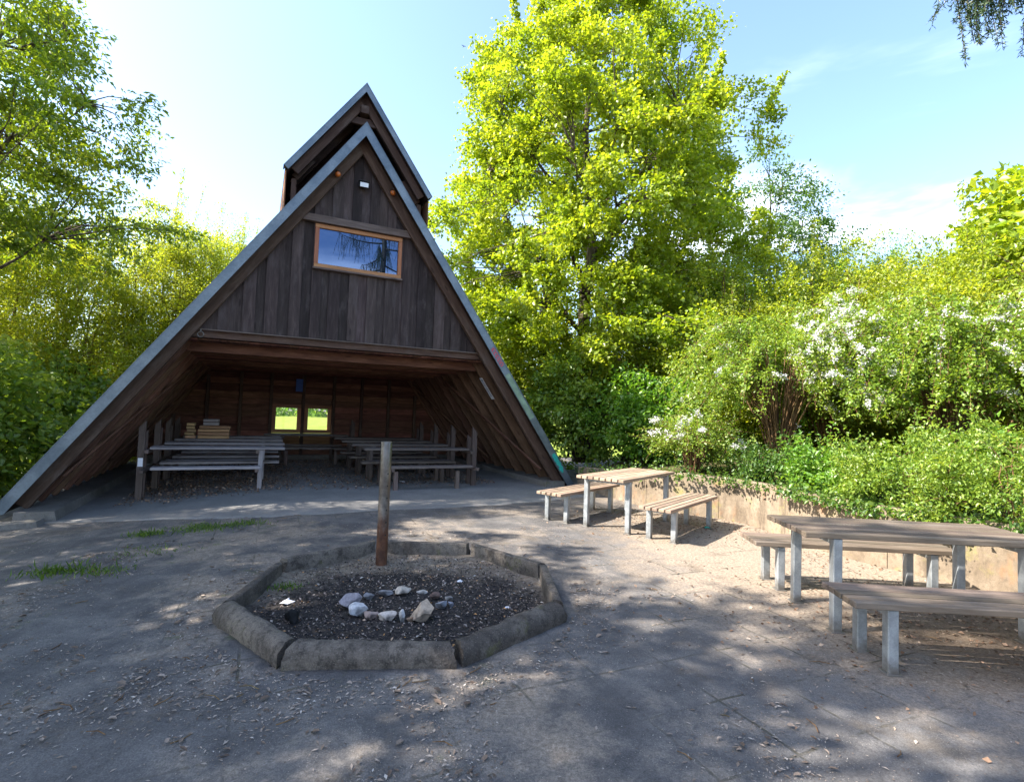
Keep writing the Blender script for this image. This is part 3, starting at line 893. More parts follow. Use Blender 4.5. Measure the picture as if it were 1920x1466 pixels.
def window(u0, u1, z0, z1, d, dep, fw_, parent, mat, glass, sill, name='window'):
    f = MB()
    f.box(((u0 + u1) / 2, d, z1 - fw_ / 2), (u1 - u0, dep, fw_), 'x', .006)
    f.box(((u0 + u1) / 2, d, z0 + fw_ / 2), (u1 - u0, dep, fw_), 'x', .006)
    f.box((u0 + fw_ / 2, d, (z0 + z1) / 2), (fw_, dep - .002, z1 - z0 - 2 * fw_), 'z', .006)
    f.box((u1 - fw_ / 2, d, (z0 + z1) / 2), (fw_, dep - .002, z1 - z0 - 2 * fw_), 'z', .006)
    w = f.build(name, M[mat], parent)
    p = MB(); p.box(((u0 + u1) / 2, d + .008, (z0 + z1) / 2), (u1 - u0 - 2 * fw_ + .012, .006, z1 - z0 - 2 * fw_ + .012), 'x', .0005)
    p.build('pane', M[glass], w)
    if sill:
        s_ = MB(); s_.box(((u0 + u1) / 2, d - .03, z0 - .022), (u1 - u0 + .04, dep + .05, .035), 'x', .006); s_.build('sill', M['post'], w)
    return w
window(WU0, WU1, WZ0, WZ1, .375, .07, .075, hut, 'frame', 'mirror', True)

# back wall: boards lying flat, studs, two small windows
bw = MB(); BD = DEPTH
W1 = (-1.17, -.385, .79, 1.63); W2 = (-.29, .475, .79, 1.63)
z = .12
while z < RIDGE - .5:
    h = random.uniform(.17, .21); z1 = z + h - .006; zm = (z + z1) / 2
    um = (RIDGE - .1 / CP - z1) / TAN
    segs = [(-um, um)]
    if z1 > W1[2] and z < W1[3]: segs = [(-um, W1[0]), (W1[1], W2[0]), (W2[1], um)]
    for a, b in segs:
        zz0, zz1 = z, z1
        bw.box(((a + b) / 2, BD + .0125 + random.uniform(0, .004), zm), (b - a, .025, z1 - z), 'x', .004)
        if z < W1[2] < z1 and len(segs) == 3: pass
    if z < W1[3] < z1 or z < W1[2] < z1: pass
    z += h
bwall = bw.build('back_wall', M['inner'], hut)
bb_ = MB(); um = roofz(0, .12) / TAN
bb_.prism([(W1[0], .1), (-um + .1, .1), (-um + (W1[3]) / TAN + .1, W1[3]), (W1[0], W1[3])], BD + .032, BD + .044)
bb_.prism([(W2[1], .1), (um - .1, .1), (um - (W1[3]) / TAN - .1, W1[3]), (W2[1], W1[3])], BD + .032, BD + .044)
bb_.prism([(W1[1], .1), (W2[0], .1), (W2[0], W1[3]), (W1[1], W1[3])], BD + .032, BD + .044)
bb_.prism([(-um + (W1[3]) / TAN + .1, W1[3]), (um - W1[3] / TAN - .1, W1[3]), (0, roofz(0, .14))], BD + .032, BD + .044)
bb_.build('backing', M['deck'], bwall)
for a, b in ((W1[0], W1[1]), (W2[0], W2[1])):
    fp = MB(); fp.box(((a + b) / 2, BD - .006, .63), (b - a - .01, .02, .31), 'x', .004, .8)
    fp.build('window_panel', M['cheek'], bwall)
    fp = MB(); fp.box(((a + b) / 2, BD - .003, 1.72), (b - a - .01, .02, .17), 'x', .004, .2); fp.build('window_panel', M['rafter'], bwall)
for u in (-3.6, -2.82, -2.0, -1.21, -.335, .53, 1.36, 2.2, 3.05):
    st = MB(); zt = min(2.66, roofz(u, .3)); st.box((u, BD - .055, zt / 2 + .03), (.085, .1, zt - .06), 'z', .005); st.build('stud', M['beam'], hut)
window(*W1, BD - .03, .06, .105, hut, 'frame', 'glass', False)
window(*W2, BD - .03, .06, .105, hut, 'frame', 'glass', False)
bs = MB(); bs.box((0, BD - .03, .04), (8.6, .22, .22), 'x', .01); bs.build('plinth', M['plinth'], hut)

# raised roof cap over the ridge
CK, CD, CW, CT = .86, .19, 1.367, 1.40
cphi = math.atan(CT); cs, cc = sin(cphi), cos(cphi); CL = 2.7
cap = None
capm = MB()
for s in (-1, 1):
    sl_ = Vector((s * cc, 0, -cs)); nr = Vector((s * cs, 0, cc)); top = Vector((0, 0, RIDGE + CK)); L = CW / cc
    capm.obox(top + sl_ * L / 2 - nr * .035 + Vector((0, CD + CL / 2 + .01, 0)), sl_, (0, 1, 0), nr, L, CL, .03)
cap = capm.build('roof_cap', M['shingle'], hut)
for s in (-1, 1):
    sl_ = Vector((s * cc, 0, -cs)); nr = Vector((s * cs, 0, cc)); top = Vector((0, 0, RIDGE + CK)); L = CW / cc
    ft = .092; zf = RIDGE + CK - CW * CT
    fm = MB(); Z = RIDGE + CK
    fm.prism([(0, Z), (s * CW, zf), (s * (CW - ft * cs), zf - ft * cc), (0, Z - ft / cc)], CD - .022, CD)
    fm.prism([(0, Z + .016), (s * (CW + .01), zf + .002), (s * CW, zf), (0, Z)], CD - .03, CD + .2)
    fm.build('edge_trim', M['zinc'], cap)
    db = MB(); q = .04
    while q < L - .02:
        e = min(q + .17, L); db.obox(top + sl_ * ((q + e) / 2) - nr * .066 + Vector((0, CD + CL / 2 + .015, 0)), (0, 1, 0), sl_, nr, CL - .02, e - q - .006, .026, .003); q = e
    db.build('roof_underside', M['deck'], cap)
    for d in (.16, .8, 1.5, 2.2):
        r_ = MB(); a = top + sl_ * .06 - nr * .155; b = top + sl_ * (L - .1) - nr * .155
        r_.obox((a + b) / 2 + Vector((0, CD + d, 0)), sl_, (0, 1, 0), nr, (b - a).length, .08, .15, .005); r_.build('rafter', M['beam'], cap)
    # boarded cheek between cap and roof
    ck = MB(); d = CD + .1
    while d < CD + CL - .1:
        z0 = roofz(1.33, 0) - .03; z1 = RIDGE + CK - 1.33 * CT - .09
        ck.box((s * 1.33, d + .08, (z0 + z1) / 2), (.022, .155, z1 - z0), 'z', .003); d += .16
    ck.build('cheek', M['cheek'], cap)
    st = MB()
    st.obox(Vector((s * 1.02, CD + .35, RIDGE + CK - 1.02 * CT - .34)), sl_, (0, 1, 0), nr, .5, .1, .13, .005)
    st.box((s * 1.18, CD + .3, 5.42), (.09, .09, .7), 'z'); st.build('strut', M['beam'], cap)
pu = MB(); pu.box((0, CD + CL / 2, RIDGE + CK - .47), (.15, CL - .1, .15), 'y', .006); pu.build('purlin', M['beam'], cap)
co_ = MB(); co_.box((0, CD + .2, RIDGE + CK - .655), (.86, .07, .14), 'x', .006); co_.build('collar_beam', M['beam'], cap)
bkw = MB(); bkw.prism([(-1.2, 5.2), (1.2, 5.2), (1.2, RIDGE + CK - 1.2 * CT - .1), (0, RIDGE + CK - .14), (-1.2, RIDGE + CK - 1.2 * CT - .1)], CD + CL - .12, CD + CL - .1); bkw.build('back_boards', M['deck'], cap)

# ------------------------------------------------------------------ small fittings on the shelter
def on_hut(u, d, z): x, y = hut_xy(u, d); return (x, y, z)
fl = thing('floodlight', 'small floodlight with a white front high on the gable boards', 'floodlight', on_hut(.05, .355, 5.86), TH)
b = MB(); b.box((0, -.02, -.02), (.05, .05, .05)); b.box((0, -.075, 0), (.19, .07, .10), 'x', .012); b.box((0, -.085, .058), (.20, .10, .015), 'x', .005); b.build('housing', M['black'], fl)
b = MB(); b.box((0, -.114, -.012), (.155, .008, .085), 'x', .003); b.build('lamp_face', M['white'], fl)
for u, zb, lab in ((-.45, 5.93, 'orange bulb lamp left of the floodlight under the roof edge'), (.585, 5.80, 'orange bulb lamp right of the floodlight under the roof edge')):
    bl = thing('bulb_lamp', lab, 'lamp', on_hut(u, .235, zb), TH, 'orange lamps in the gable')
    b = MB(); b.tube([(0, 0, .06), (0, -.03, .03), (0, -.05, 0)], .03, 10); b.build('holder', M['black'], bl)
    b = MB(); b.tube([(0, -.045, .005), (0, -.055, -.005), (0, -.075, -.03), (0, -.092, -.05), (0, -.1, -.06)], [.028, .048, .052, .035, .008], 14); b.build('lens', M['orange'], bl, True)
hk = MB(); pts = [Vector((.045 * cos(a), 0, -.06 + .045 * sin(a))) for a in np.linspace(pi * .5, pi * 2.4, 16)]
hk.tube([(0, 0, .03), (0, 0, -.015)] + pts, .009, 8)
h_ = hk.build('hook', M['galv'], None, True); h_.location = on_hut(-2.5, .29, 2.79); h_.rotation_euler = (0, 0, TH)
tag(h_, 'round metal hook under the left end of the boarded gable', 'hook')

def rafter_pt(d, zc, off):
    """point under the right-hand slope at height zc"""
    q = (RIDGE - off * CP - zc) / SP
    return Vector((q * CP - off * SP, d, zc))
nt_ = thing('paper_notice', 'white paper notice pinned under the right-hand rafters', 'notice', (HX, HY, 0), TH)
sl_ = Vector((CP, 0, -SP)); nr = Vector((SP, 0, CP)); c = rafter_pt(.90, 2.12, .082 + .19 + .004)
b = MB(); b.obox(c, sl_, (0, 1, 0), nr, .56, .165, .003, .0004); b.build('sheet', M['paper'], nt_)
b = MB(); rt = random.Random(5)
for i in range(15):
    w_ = rt.uniform(.07, .12); q = -.22 + i * .029
    b.obox(c + sl_ * q - nr * .0026 + Vector((0, (.12 - w_) * -.4, 0)), (0, 1, 0), sl_, nr, w_, .012 if i else .022, .001, .0002)
b.build('writing', M['ink'], nt_)
bl = MB(); bl.box((0, 0, 0), (.19, .02, .37), 'z', .004); o = bl.build('hanging_panel', M['blue'])
o.location = on_hut(-.47, BD - .115, 2.2); o.rotation_euler = (0, 0, TH); tag(o, 'small blue panel hung high on the back wall above the windows', 'panel')

# ------------------------------------------------------------------ tables and benches inside
def inside_set(sgn, top_m, name, label, group):
    """timber table with a bench on either side; leg at x = 0, wall posts at x = -1.92 * sgn"""
    r = thing(name, label, 'table', (0, 0, 0), TH, group)
    X = lambda x: -x * sgn
    def bx(mb, x0, x1, y0, y1, z0, z1, gr='x', b=.005):
        mb.box(((X(x0) + X(x1)) / 2, (y0 + y1) / 2, (z0 + z1) / 2), (abs(x1 - x0), y1 - y0, z1 - z0), gr, b)
    t = MB(); bx(t, -.42, 1.78, 0, .2, .735, .78); bx(t, -.40, 1.79, .212, .41, .737, .779); t.build('table_top', M[top_m], r)
    for y in (-.42, .58):
        s_ = MB(); bx(s_, .0 if y < 0 else -.35, 1.7, y, y + .25, .415, .46); s_.build('seat', M[top_m], r)
    p = MB()
    p.prism([(X(1.86), -.2), (X(1.96), -.2), (X(1.96), 1.12), (X(1.86), 1.24)], .03, .11, (0, 1)); p.build('post', M['post'], r)
    p = MB(); p.prism([(X(1.87), -.2), (X(1.95), -.2), (X(1.95), .98), (X(1.87), 1.06)], .33, .41, (0, 1)); p.build('post', M['post'], r)
    l = MB(); bx(l, -.04, .04, .02, .1, -.1, .735, 'z'); l.build('leg', M['plank'] if top_m == 'plank' else M['post'], r)
    l = MB(); bx(l, -.04, .04, .31, .39, -.1, .735, 'z'); l.build('leg', M['post'], r)
    for x in (() if sgn > 0 else (.08, 1.35)):
        for y in (-.3, .7):
            l = MB(); bx(l, x + .02, x + .10, y - .04, y + .04, -.1, .355, 'z'); l.build('seat_leg', M['post'], r)
    for x in (.06, 1.82):
        ra = MB(); bx(ra, x - .03, x + .03, -.05, .45, .665, .734, 'y'); bx(ra, x - .03, x + .03, -.42, .83, .355, .414, 'y'); ra.build('rail', M['post'], r)
    return r
lp = inside_set(1, 'plank', 'shelter_table', 'pale grey timber table with benches nearest the open front on the left', 'timber tables inside the shelter')
rows_l = [(-1.47, 1.22, 'pale grey timber table with benches nearest the open front on the left'),
          (-1.42, 2.50, 'pale grey timber table in the second row on the left inside the shelter'),
          (-1.40, 3.78, 'pale grey timber table carrying the stacked boards'),
          (-1.38, 5.06, 'pale grey timber table in the last row on the left by the back wall')]
for i, (u, d, lab) in enumerate(rows_l):
    x, y = hut_xy(u, d); z = gz(x, y) * .4
    if i == 0: lp.location = (x, y, z)
    else: copy_thing(lp, (x, y, z), lab)
rp = inside_set(-1, 'dimplank', 'shelter_table', 'dark timber table with benches nearest the open front on the right', 'timber tables inside the shelter')
rows_r = [(.78, .62, ''), (.74, 1.88, 'dark timber table in the second row on the right inside the shelter'),
          (.72, 3.14, 'dark timber table in the third row on the right inside the shelter'),
          (.70, 4.4, 'dark timber table in the last row on the right inside the shelter'),
          (-.95, 5.75, 'dark timber table standing in the middle before the back wall windows')]
for i, (u, d, lab) in enumerate(rows_r):
    x, y = hut_xy(u, d)
    if i == 0: rp.location = (x, y, .02)
    else: copy_thing(rp, (x, y, .02), lab)
# sticker on the first post
st = MB(); st.box((0, 0, 0), (.075, .004, .15), 'z', .001); o = st.build('sticker', M['paper'])
x, y = hut_xy(-1.47 - 1.91, 1.22 + .027); o.location = (x, y, .50); o.rotation_euler = (0, 0, TH); tag(o, 'pale sticker on the foremost left timber post', 'sticker')

# stacked boards on the third table
def board(u, d, z, l, w_, h, lab, rot):
    b = MB(); b.box((0, 0, 0), (l, w_, h), 'x', .004); o = b.build('board', M['newboard'] if 'pale' in lab else M['plank'])
    x, y = hut_xy(u, d); o.location = (x, y, z); o.rotation_euler = (0, 0, TH + rot); tag(o, lab, 'board', 'boards stacked on the table')
tz = gz(*hut_xy(-1.4, 3.78)) * .4 + .78
for i in range(4): board(-2.42 + random.uniform(-.02, .02), 3.98, tz + .04 + i * .075, .62, .28, .062, 'pale sawn board lying in the wide lower part of the stack', random.uniform(-.03, .03))
for i in range(2): board(-2.5, 3.98, tz + .04 + (4 + i) * .075, .31, .2, .062, 'short grey board lying on top of the wide stack', random.uniform(-.06, .06))
for i in range(5): board(-2.88 + random.uniform(-.03, .03), 3.97, tz + .04 + i * .07, .2 - .012 * i, .24, .055, 'short pale board in the narrow stack on the left', random.uniform(-.1, .1))

# ------------------------------------------------------------------ slatted tables and benches outside
def slat_thing(name, label, cat, L, w_, H, n, inset, gauge, group, mat):
    r = thing(name, label, cat, (0, 0, 0), 0, group)
    t = MB(); sw = (w_ - .018 * (n - 1)) / n; th = .042
    for i in range(n):
        y = -w_ / 2 + sw / 2 + i * (sw + .018)
        t.box((random.uniform(-.004, .004), y, H - th / 2 + random.uniform(-.0015, .0015)), (L, sw, th), 'x', .005)
    t.build('table_top' if cat == 'table' else 'seat', M[mat], r)
    lw = .068
    for sx in (-1, 1):
        for sy in (-1, 1):
            l = MB(); l.box((sx * (L / 2 - inset), sy * gauge, (H - th) / 2 - .02), (lw, lw, H - th + .038), 'z', .006)
            l.box((sx * (L / 2 - inset), sy * gauge, .004), (lw + .03, lw + .03, .012), 'x', .002)
            l.build('leg', M['galv'], r)
        c = MB(); c.box((sx * (L / 2 - inset), 0, H - th - .027), (.05, 2 * gauge - lw - .002, .05), 'y', .004); c.build('crossbar', M['galv'], r)
    return r
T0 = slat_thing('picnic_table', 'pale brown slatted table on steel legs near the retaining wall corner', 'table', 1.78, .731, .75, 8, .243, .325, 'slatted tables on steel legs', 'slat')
T1 = slat_thing('picnic_table', 'grey-brown slatted table in dappled shade at the right edge', 'table', 1.86, .731, .75, 8, .243, .325, 'slatted tables on steel legs', 'slatshade')
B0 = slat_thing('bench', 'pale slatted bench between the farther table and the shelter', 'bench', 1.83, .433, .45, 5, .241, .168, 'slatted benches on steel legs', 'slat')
B1 = slat_thing('bench', 'grey-brown slatted bench nearest the camera on the right', 'bench', 1.86, .433, .45, 5, .241, .168, 'slatted benches on steel legs', 'slatshade')
fx, fy, fa = 1.789, 7.946, .8965; nx_, ny_, na = 3.2485, 4.3865, -.0706
OFF = .8126
T0.location = (fx, fy, gz(fx, fy)); T0.rotation_euler = (0, 0, fa)
B0.location = (fx - sin(fa) * OFF, fy + cos(fa) * OFF, 0); B0.rotation_euler = (0, 0, fa)
copy_thing(B0, (fx + sin(fa) * OFF, fy - cos(fa) * OFF, 0), 'pale slatted bench in full sun in front of the farther table')
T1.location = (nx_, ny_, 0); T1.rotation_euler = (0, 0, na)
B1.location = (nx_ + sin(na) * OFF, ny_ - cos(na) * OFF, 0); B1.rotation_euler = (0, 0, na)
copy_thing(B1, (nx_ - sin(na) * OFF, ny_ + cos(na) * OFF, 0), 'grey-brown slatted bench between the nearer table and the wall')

# ------------------------------------------------------------------ retaining wall
rw = thing('retaining_wall', 'low curved concrete retaining wall with rust stains behind the tables', 'wall', (WALL[3][0], WALL[3][1], 0))
def wall_panel(i):
    a, b = WALL[i], WALL[i + 1]
    L = math.hypot(b[0] - a[0], b[1] - a[1]); n = 8
    tx, ty = (b[0] - a[0]) / L, (b[1] - a[1]) / L
    nx, ny = -ty, tx
    m = MB(); m2 = 7; vs = []; fs = []
    e0 = .004
    for k in range(n + 1):
        ea = e0 if i % 2 == 0 else 0; eb = e0 if i % 2 == 1 else 0
        q = ea + (L - ea - eb) * k / n
        zt = a[2] + (b[2] - a[2]) * k / n
        cx, cy = a[0] + tx * q, a[1] + ty * q
        ring = [(0, -.3), (0, zt * .45), (0, zt - .015), (.012, zt), (.11, zt + .002), (.125, zt - .012), (.125, -.3)]
        for (o, z) in ring:
            w = .004 * noise.noise((cx * 3, cy * 3, z * 3))
            vs.append((cx + nx * (o + w) - WALL[3][0], cy + ny * (o + w) - WALL[3][1], z + w))
    for k in range(n):
        for j in range(m2):
            j2 = (j + 1) % m2
            fs.append((k * m2 + j, k * m2 + j2, (k + 1) * m2 + j2, (k + 1) * m2 + j))
    fs.append(tuple(range(m2))); fs.append(tuple(range(n * m2, n * m2 + m2)))
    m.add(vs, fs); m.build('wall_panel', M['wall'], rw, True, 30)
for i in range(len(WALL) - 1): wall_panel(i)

# ------------------------------------------------------------------ fire pit
kerb_labels = ['rounded kerb block at the front left with a broken end',
               'straight kerb block along the left side of the fire pit', 'kerb block at the back left leading to the steel post',
               'kerb block at the back, right of the steel post', 'kerb block at the back right corner with a dark joint',
               'kerb block along the right side of the fire pit', 'rounded kerb block at the front right, slanting away',
               'rounded kerb block in front, nearest the camera']
def kerb_block(k, lab):
    a0 = PROT + pi - (k - 1) * pi / 4; a1 = a0 - pi / 4
    v0 = Vector((PX + PR * cos(a0), PY + PR * sin(a0), 0)); v1 = Vector((PX + PR * cos(a1), PY + PR * sin(a1), 0))
    ax = (v1 - v0).normalized(); L = (v1 - v0).length
    inn = (Vector((PX, PY, 0)) - (v0 + v1) / 2).normalized()
    rng = random.Random(50 + k)
    gap0, gap1 = rng.uniform(.006, .02), rng.uniform(.006, .025)
    if k in (0, 7): gap0 += .02
    H = .135 + rng.uniform(-.008, .008)
    prof = [(.055, -.25), (.055, .0), (.052, H - .015), (.04, H - .004), (0.015, H), (-.015, H - .004), (-.042, H - .016), (-.065, H - .035), (-.08, H - .06), (-.087, H - .09), (-.085, .015), (-.085, -.1)]
    if k in (1, 2, 3, 4, 5):
        prof = [(.03, -.25), (.03, .0), (.03, H - .01), (.022, H - .002), (0.0, H), (-.03, H - .002), (-.042, H - .012), (-.05, H - .05), (-.055, H - .09), (-.06, .015), (-.06, -.1)]
    m = MB(); n = 30; np_ = len(prof); vs = []; fs = []
    cen = (v0 + v1) / 2
    for i in range(n + 1):
        t = gap0 + (L - gap0 - gap1) * i / n
        for j, (o, z) in enumerate(prof):
            # mitre: the inner side is shorter
            tt = t
            mit = o * math.tan(pi / 8)
            if i == 0: tt = t + mit + rng.uniform(0, .02) * (z > .05)
            if i == n: tt = t - mit - rng.uniform(0, .02) * (z > .05)
            p = v0 + ax * tt + inn * o + Vector((0, 0, z))
            w = noise.noise((p.x * 7, p.y * 7, p.z * 7)) * .009 + noise.noise((p.x * 25, p.y * 25, p.z * 25)) * .0045 - .03 * max(0, noise.noise((p.x * 9 + 3, p.y * 9, p.z * 9)) - .42)
            vs.append(tuple(p + Vector((0, 0, w)) + inn * w - cen))
    for i in range(n):
        for j in range(np_ - 1):
            fs.append((i * np_ + j, i * np_ + j + 1, (i + 1) * np_ + j + 1, (i + 1) * np_ + j))
    fs.append(tuple(range(np_))); fs.append(tuple(range(n * np_, (n + 1) * np_)))
    m.add(vs, fs)
    o = m.build('kerb_block', M['kerb'], None, True, 50)
    o.location = cen + Vector((0, 0, gz(cen.x, cen.y)))
    o.rotation_euler = (rng.uniform(-.015, .015), rng.uniform(-.015, .015), rng.uniform(-.02, .02))
    tag(o, lab, 'kerb', 'kerb blocks round the fire pit')
order = {0: 0, 1: 1, 2: 2, 3: 3, 4: 4, 5: 5, 6: 6, 7: 7}
for k in range(8): kerb_block(k, kerb_labels[k])

def pit_z(x, y):
    r = math.hypot(x - PX, y - PY)
    back = max(0, (y - PY) / PR)
    return -.06 + .055 * max(0, (r - .75) / .5) * (.4 + back) + .02 * noise.noise((x * 4, y * 4, 7)) + .012 * noise.noise((x * 13, y * 13, 3))
rows = []
for r in np.linspace(.0, 1.34, 28):
    rr = []
    for a in np.linspace(0, 2 * pi, 73):
        k = cos(pi / 8) / cos(((a - PROT) % (pi / 4)) - pi / 8)
        x, y = PX + r * k * cos(a), PY + r * k * sin(a); rr.append((x, y, pit_z(x, y)))
    rows.append(rr)
def ash_mat():
    m, nt, out = new_mat('fire_pit_ash'); g = G(nt); p = g.pos(); sx, sy, sz = g.sep(p)
    n1 = g.noise(p, 3.2, 6, .7); n2 = g.noise(p, 24, 5, .7); n3 = g.noise(p, 110, 3, .6)
    r = g.math('SQRT', g.math('ADD', g.math('POWER', g.math('SUBTRACT', sx, PX + .08), 2.0), g.math('POWER', g.math('SUBTRACT', sy, PY - .22), 2.0)))
    k = g.math('ADD', r, g.math('MULTIPLY', g.math('SUBTRACT', n1, .5), .9))
    col = g.mix(g.fac(n2, .35, .7), (.018, .017, .018), (.062, .053, .048))
    edge = g.mix(g.fac(n2, .3, .7), (.12, .095, .075), (.23, .195, .155))
    col = g.mix(g.fac(g.math('ADD', k, g.math('MULTIPLY', g.math('SUBTRACT', sy, PY), .22)), 1.0, 1.4), col, edge)
    col = g.hsv(col, .5, 1, g.rng(n3, .25, .75, .6, 1.5))
    g.bsdf(out, col, .95, 0, g.bump(g.math('ADD', n2, g.math('MULTIPLY', n3, .5)), .9, .02), .15)
    return m
M['pit'] = ash_mat()
tag(link('ash_bed', strip_mesh('ash_bed', rows), M['pit']), kind='stuff')

post = thing('steel_post', 'rusty steel tube post with a row of drilled holes at the fire pit', 'post', (-1.295, 5.55, -.05))
b = MB()
n = 24; vs = []; fs = []; prof = [(.058, -.2), (.058, .25), (.058, .6), (.058, .95), (.058, 1.285), (.0565, 1.289), (.052, 1.289), (.051, 1.28), (.051, 1.15)]
for (r, z) in prof:
    for k in range(n): vs.append((r * cos(2 * pi * k / n), r * sin(2 * pi * k / n), z))
for i in range(len(prof) - 1):
    for k in range(n): fs.append((i * n + k, i * n + (k + 1) % n, (i + 1) * n + (k + 1) % n, (i + 1) * n + k))
fs.append(tuple(range((len(prof) - 1) * n, len(prof) * n)))
b.add(vs, fs); b.build('tube', M['rust'], post, True, 40)
for z in (.33, .46, .585, .71, .835, .96):
    a = R(-48); h_ = MB(); c, s_ = cos(a), sin(a)
    h_.tube([(c * .0572, s_ * .0572, z), (c * .0588, s_ * .0588, z)], .0095, 12); h_.build('drilled_hole', M['black'], post)

def stone(x, y, w_, h, col, seed, lab, dep=None, upright=False):
    rng = random.Random(seed)
    bm = bmesh.new(); bmesh.ops.create_icosphere(bm, subdivisions=4, radius=1)
    dep = dep or w_ * rng.uniform(.7, .95)
    # cut with random planes for facets
    pl = [(Vector((rng.gauss(0, 1), rng.gauss(0, 1), rng.gauss(0, .8))).normalized(), rng.uniform(.42, .78)) for _ in range(13)]
    for v in bm.verts:
        for nrm, dd in pl:
            q = v.co.dot(nrm)
            if q > dd: v.co -= nrm * (q - dd)
        v.co *= 1 + .05 * noise.noise(v.co * 2.5 + Vector((seed, 0, 0)))
    ex = [max(abs(v.co[i]) for v in bm.verts) for i in range(3)]
    for v in bm.verts: v.co = Vector((v.co.x / ex[0] * w_ / 2, v.co.y / ex[1] * dep / 2, v.co.z / ex[2] * h / 2))
    me = bpy.data.meshes.new('stone'); bm.to_mesh(me); bm.free()
    key = 'stone%s' % (col,)
    if key not in M:
        m, nt, out = new_mat('stone_face'); g = G(nt); p = g.n('ShaderNodeTexCoord').outputs['Object']
        n1 = g.noise(p, 14, 5, .7); n2 = g.noise(p, 70, 3, .6)
        c = g.mix(g.fac(n1, .35, .7), col, tuple(q * .55 for q in col)); c = g.hsv(c, .5, 1, g.rng(n2, .2, .8, .75, 1.2))
        c = g.mix(g.math('MULTIPLY', g.fac(g.noise(p, 8, 3, .5), .52, .7), .6), c, (.03, .028, .028))
        g.bsdf(out, c, .85, 0, g.bump(n1, .5, .006), .25); M[key] = m
    o = link('stone', me, M[key]); o.location = (x, y, pit_z(x, y) + h * .36); o.rotation_euler = (rng.uniform(-.2, .2), rng.uniform(-.2, .2), rng.uniform(-.5, .5))
    tag(o, lab, 'stone', 'stones ringing the fire')
ST = [(-1.205, 4.19, .19, .12, (.28, .25, .27), 'large lavender-grey stone at the left end of the ring'),
      (-1.09, 4.02, .17, .11, (.48, .48, .50), 'whitish grey stone in the front left of the ring'),
      (-.985, 3.97, .11, .09, (.36, .27, .24), 'small pinkish stone beside the whitish front left stone'),
      (-.855, 3.95, .16, .075, (.55, .48, .43), 'flat pale pink stone in the middle of the front'),
      (-.745, 3.94, .065, .115, (.5, .48, .47), 'narrow white stone standing upright in front'),
      (-.69, 3.95, .06, .05, (.36, .24, .16), 'tiny tan stone beside the big tan stone'),
      (-.605, 4.0, .18, .17, (.42, .33, .25), 'big tan stone with a dark side at the front right'),
      (-.49, 4.23, .11, .09, (.27, .28, .32), 'bluish grey stone behind the big tan stone'),
      (-.425, 4.26, .065, .06, (.27, .28, .33), 'small bluish stone at the right end of the ring'),
      (-.46, 4.42, .09, .045, (.30, .29, .29), 'thin grey stone at the back right'),
      (-.585, 4.46, .125, .07, (.13, .09, .08), 'dark reddish stone at the back right'),
      (-.70, 4.56, .11, .035, (.45, .43, .41), 'thin pale slab lying at the back'),
      (-.845, 4.50, .16, .08, (.46, .40, .34), 'pale stone with a sooty front at the back of the ring'),
      (-1.0, 4.50, .14, .055, (.26, .26, .28), 'low grey stone at the back left'),
      (-1.105, 4.39, .10, .065, (.22, .22, .24), 'small grey stone behind the large lavender one')]
for i, (x, y, w_, h, c, lab) in enumerate(ST): stone(x * 1.055, y * 1.055, w_ * 1.05, h * 1.05, c, i + 3, lab)
stone(-1.60, 4.08, .13, .12, (.012, .012, .012), 61, 'black charred lump beside the front left kerb')

# scraps of paper in and about the pit
def scrap(x, y, z, s, mat, lab, seed, name='paper_scrap', cat='scrap'):
    rng = np.random.default_rng(seed); n = 9
    a = np.sort(rng.random(n) * 2 * pi); r = s * (.5 + .5 * rng.random(n))
    vs = [(0, 0, s * .35)] + [(r[i] * cos(a[i]), r[i] * sin(a[i]), s * .35 * rng.random()) for i in range(n)]
    vs2 = [(v[0] * .96, v[1] * .96, v[2] - .004) for v in vs]
    fs = [(0, 1 + i, 1 + (i + 1) % n) for i in range(n)]
    fs += [tuple(q + n + 1 for q in f[::-1]) for f in fs]
    fs += [(1 + i, 1 + (i + 1) % n, n + 2 + (i + 1) % n, n + 2 + i) for i in range(n)]
    m = MB(); m.add(vs + vs2, fs); o = m.build(name, M[mat]); o.location = (x, y, z); tag(o, lab, cat)
scrap(-1.80, 4.44, pit_z(-1.80, 4.44), .075, 'paper', 'crumpled white paper at the left inside the fire pit', 2)
scrap(-.44, 5.19, pit_z(-.44, 5.19), .05, 'paper', 'torn white paper at the back right inside the fire pit', 3)
scrap(.03, 4.52, pit_z(.03, 4.52), .035, 'paper', 'small white paper near the right-hand kerb', 4)
x, y = hut_xy(1.3, 1.3); scrap(x, y, .03, .07, 'paper', 'white paper on the shelter floor under the right-hand table', 5)
scrap(2.93, 7.78, .012, .06, 'teal', 'small green wrapper on the ground by the sunny bench', 6, 'wrapper', 'wrapper')

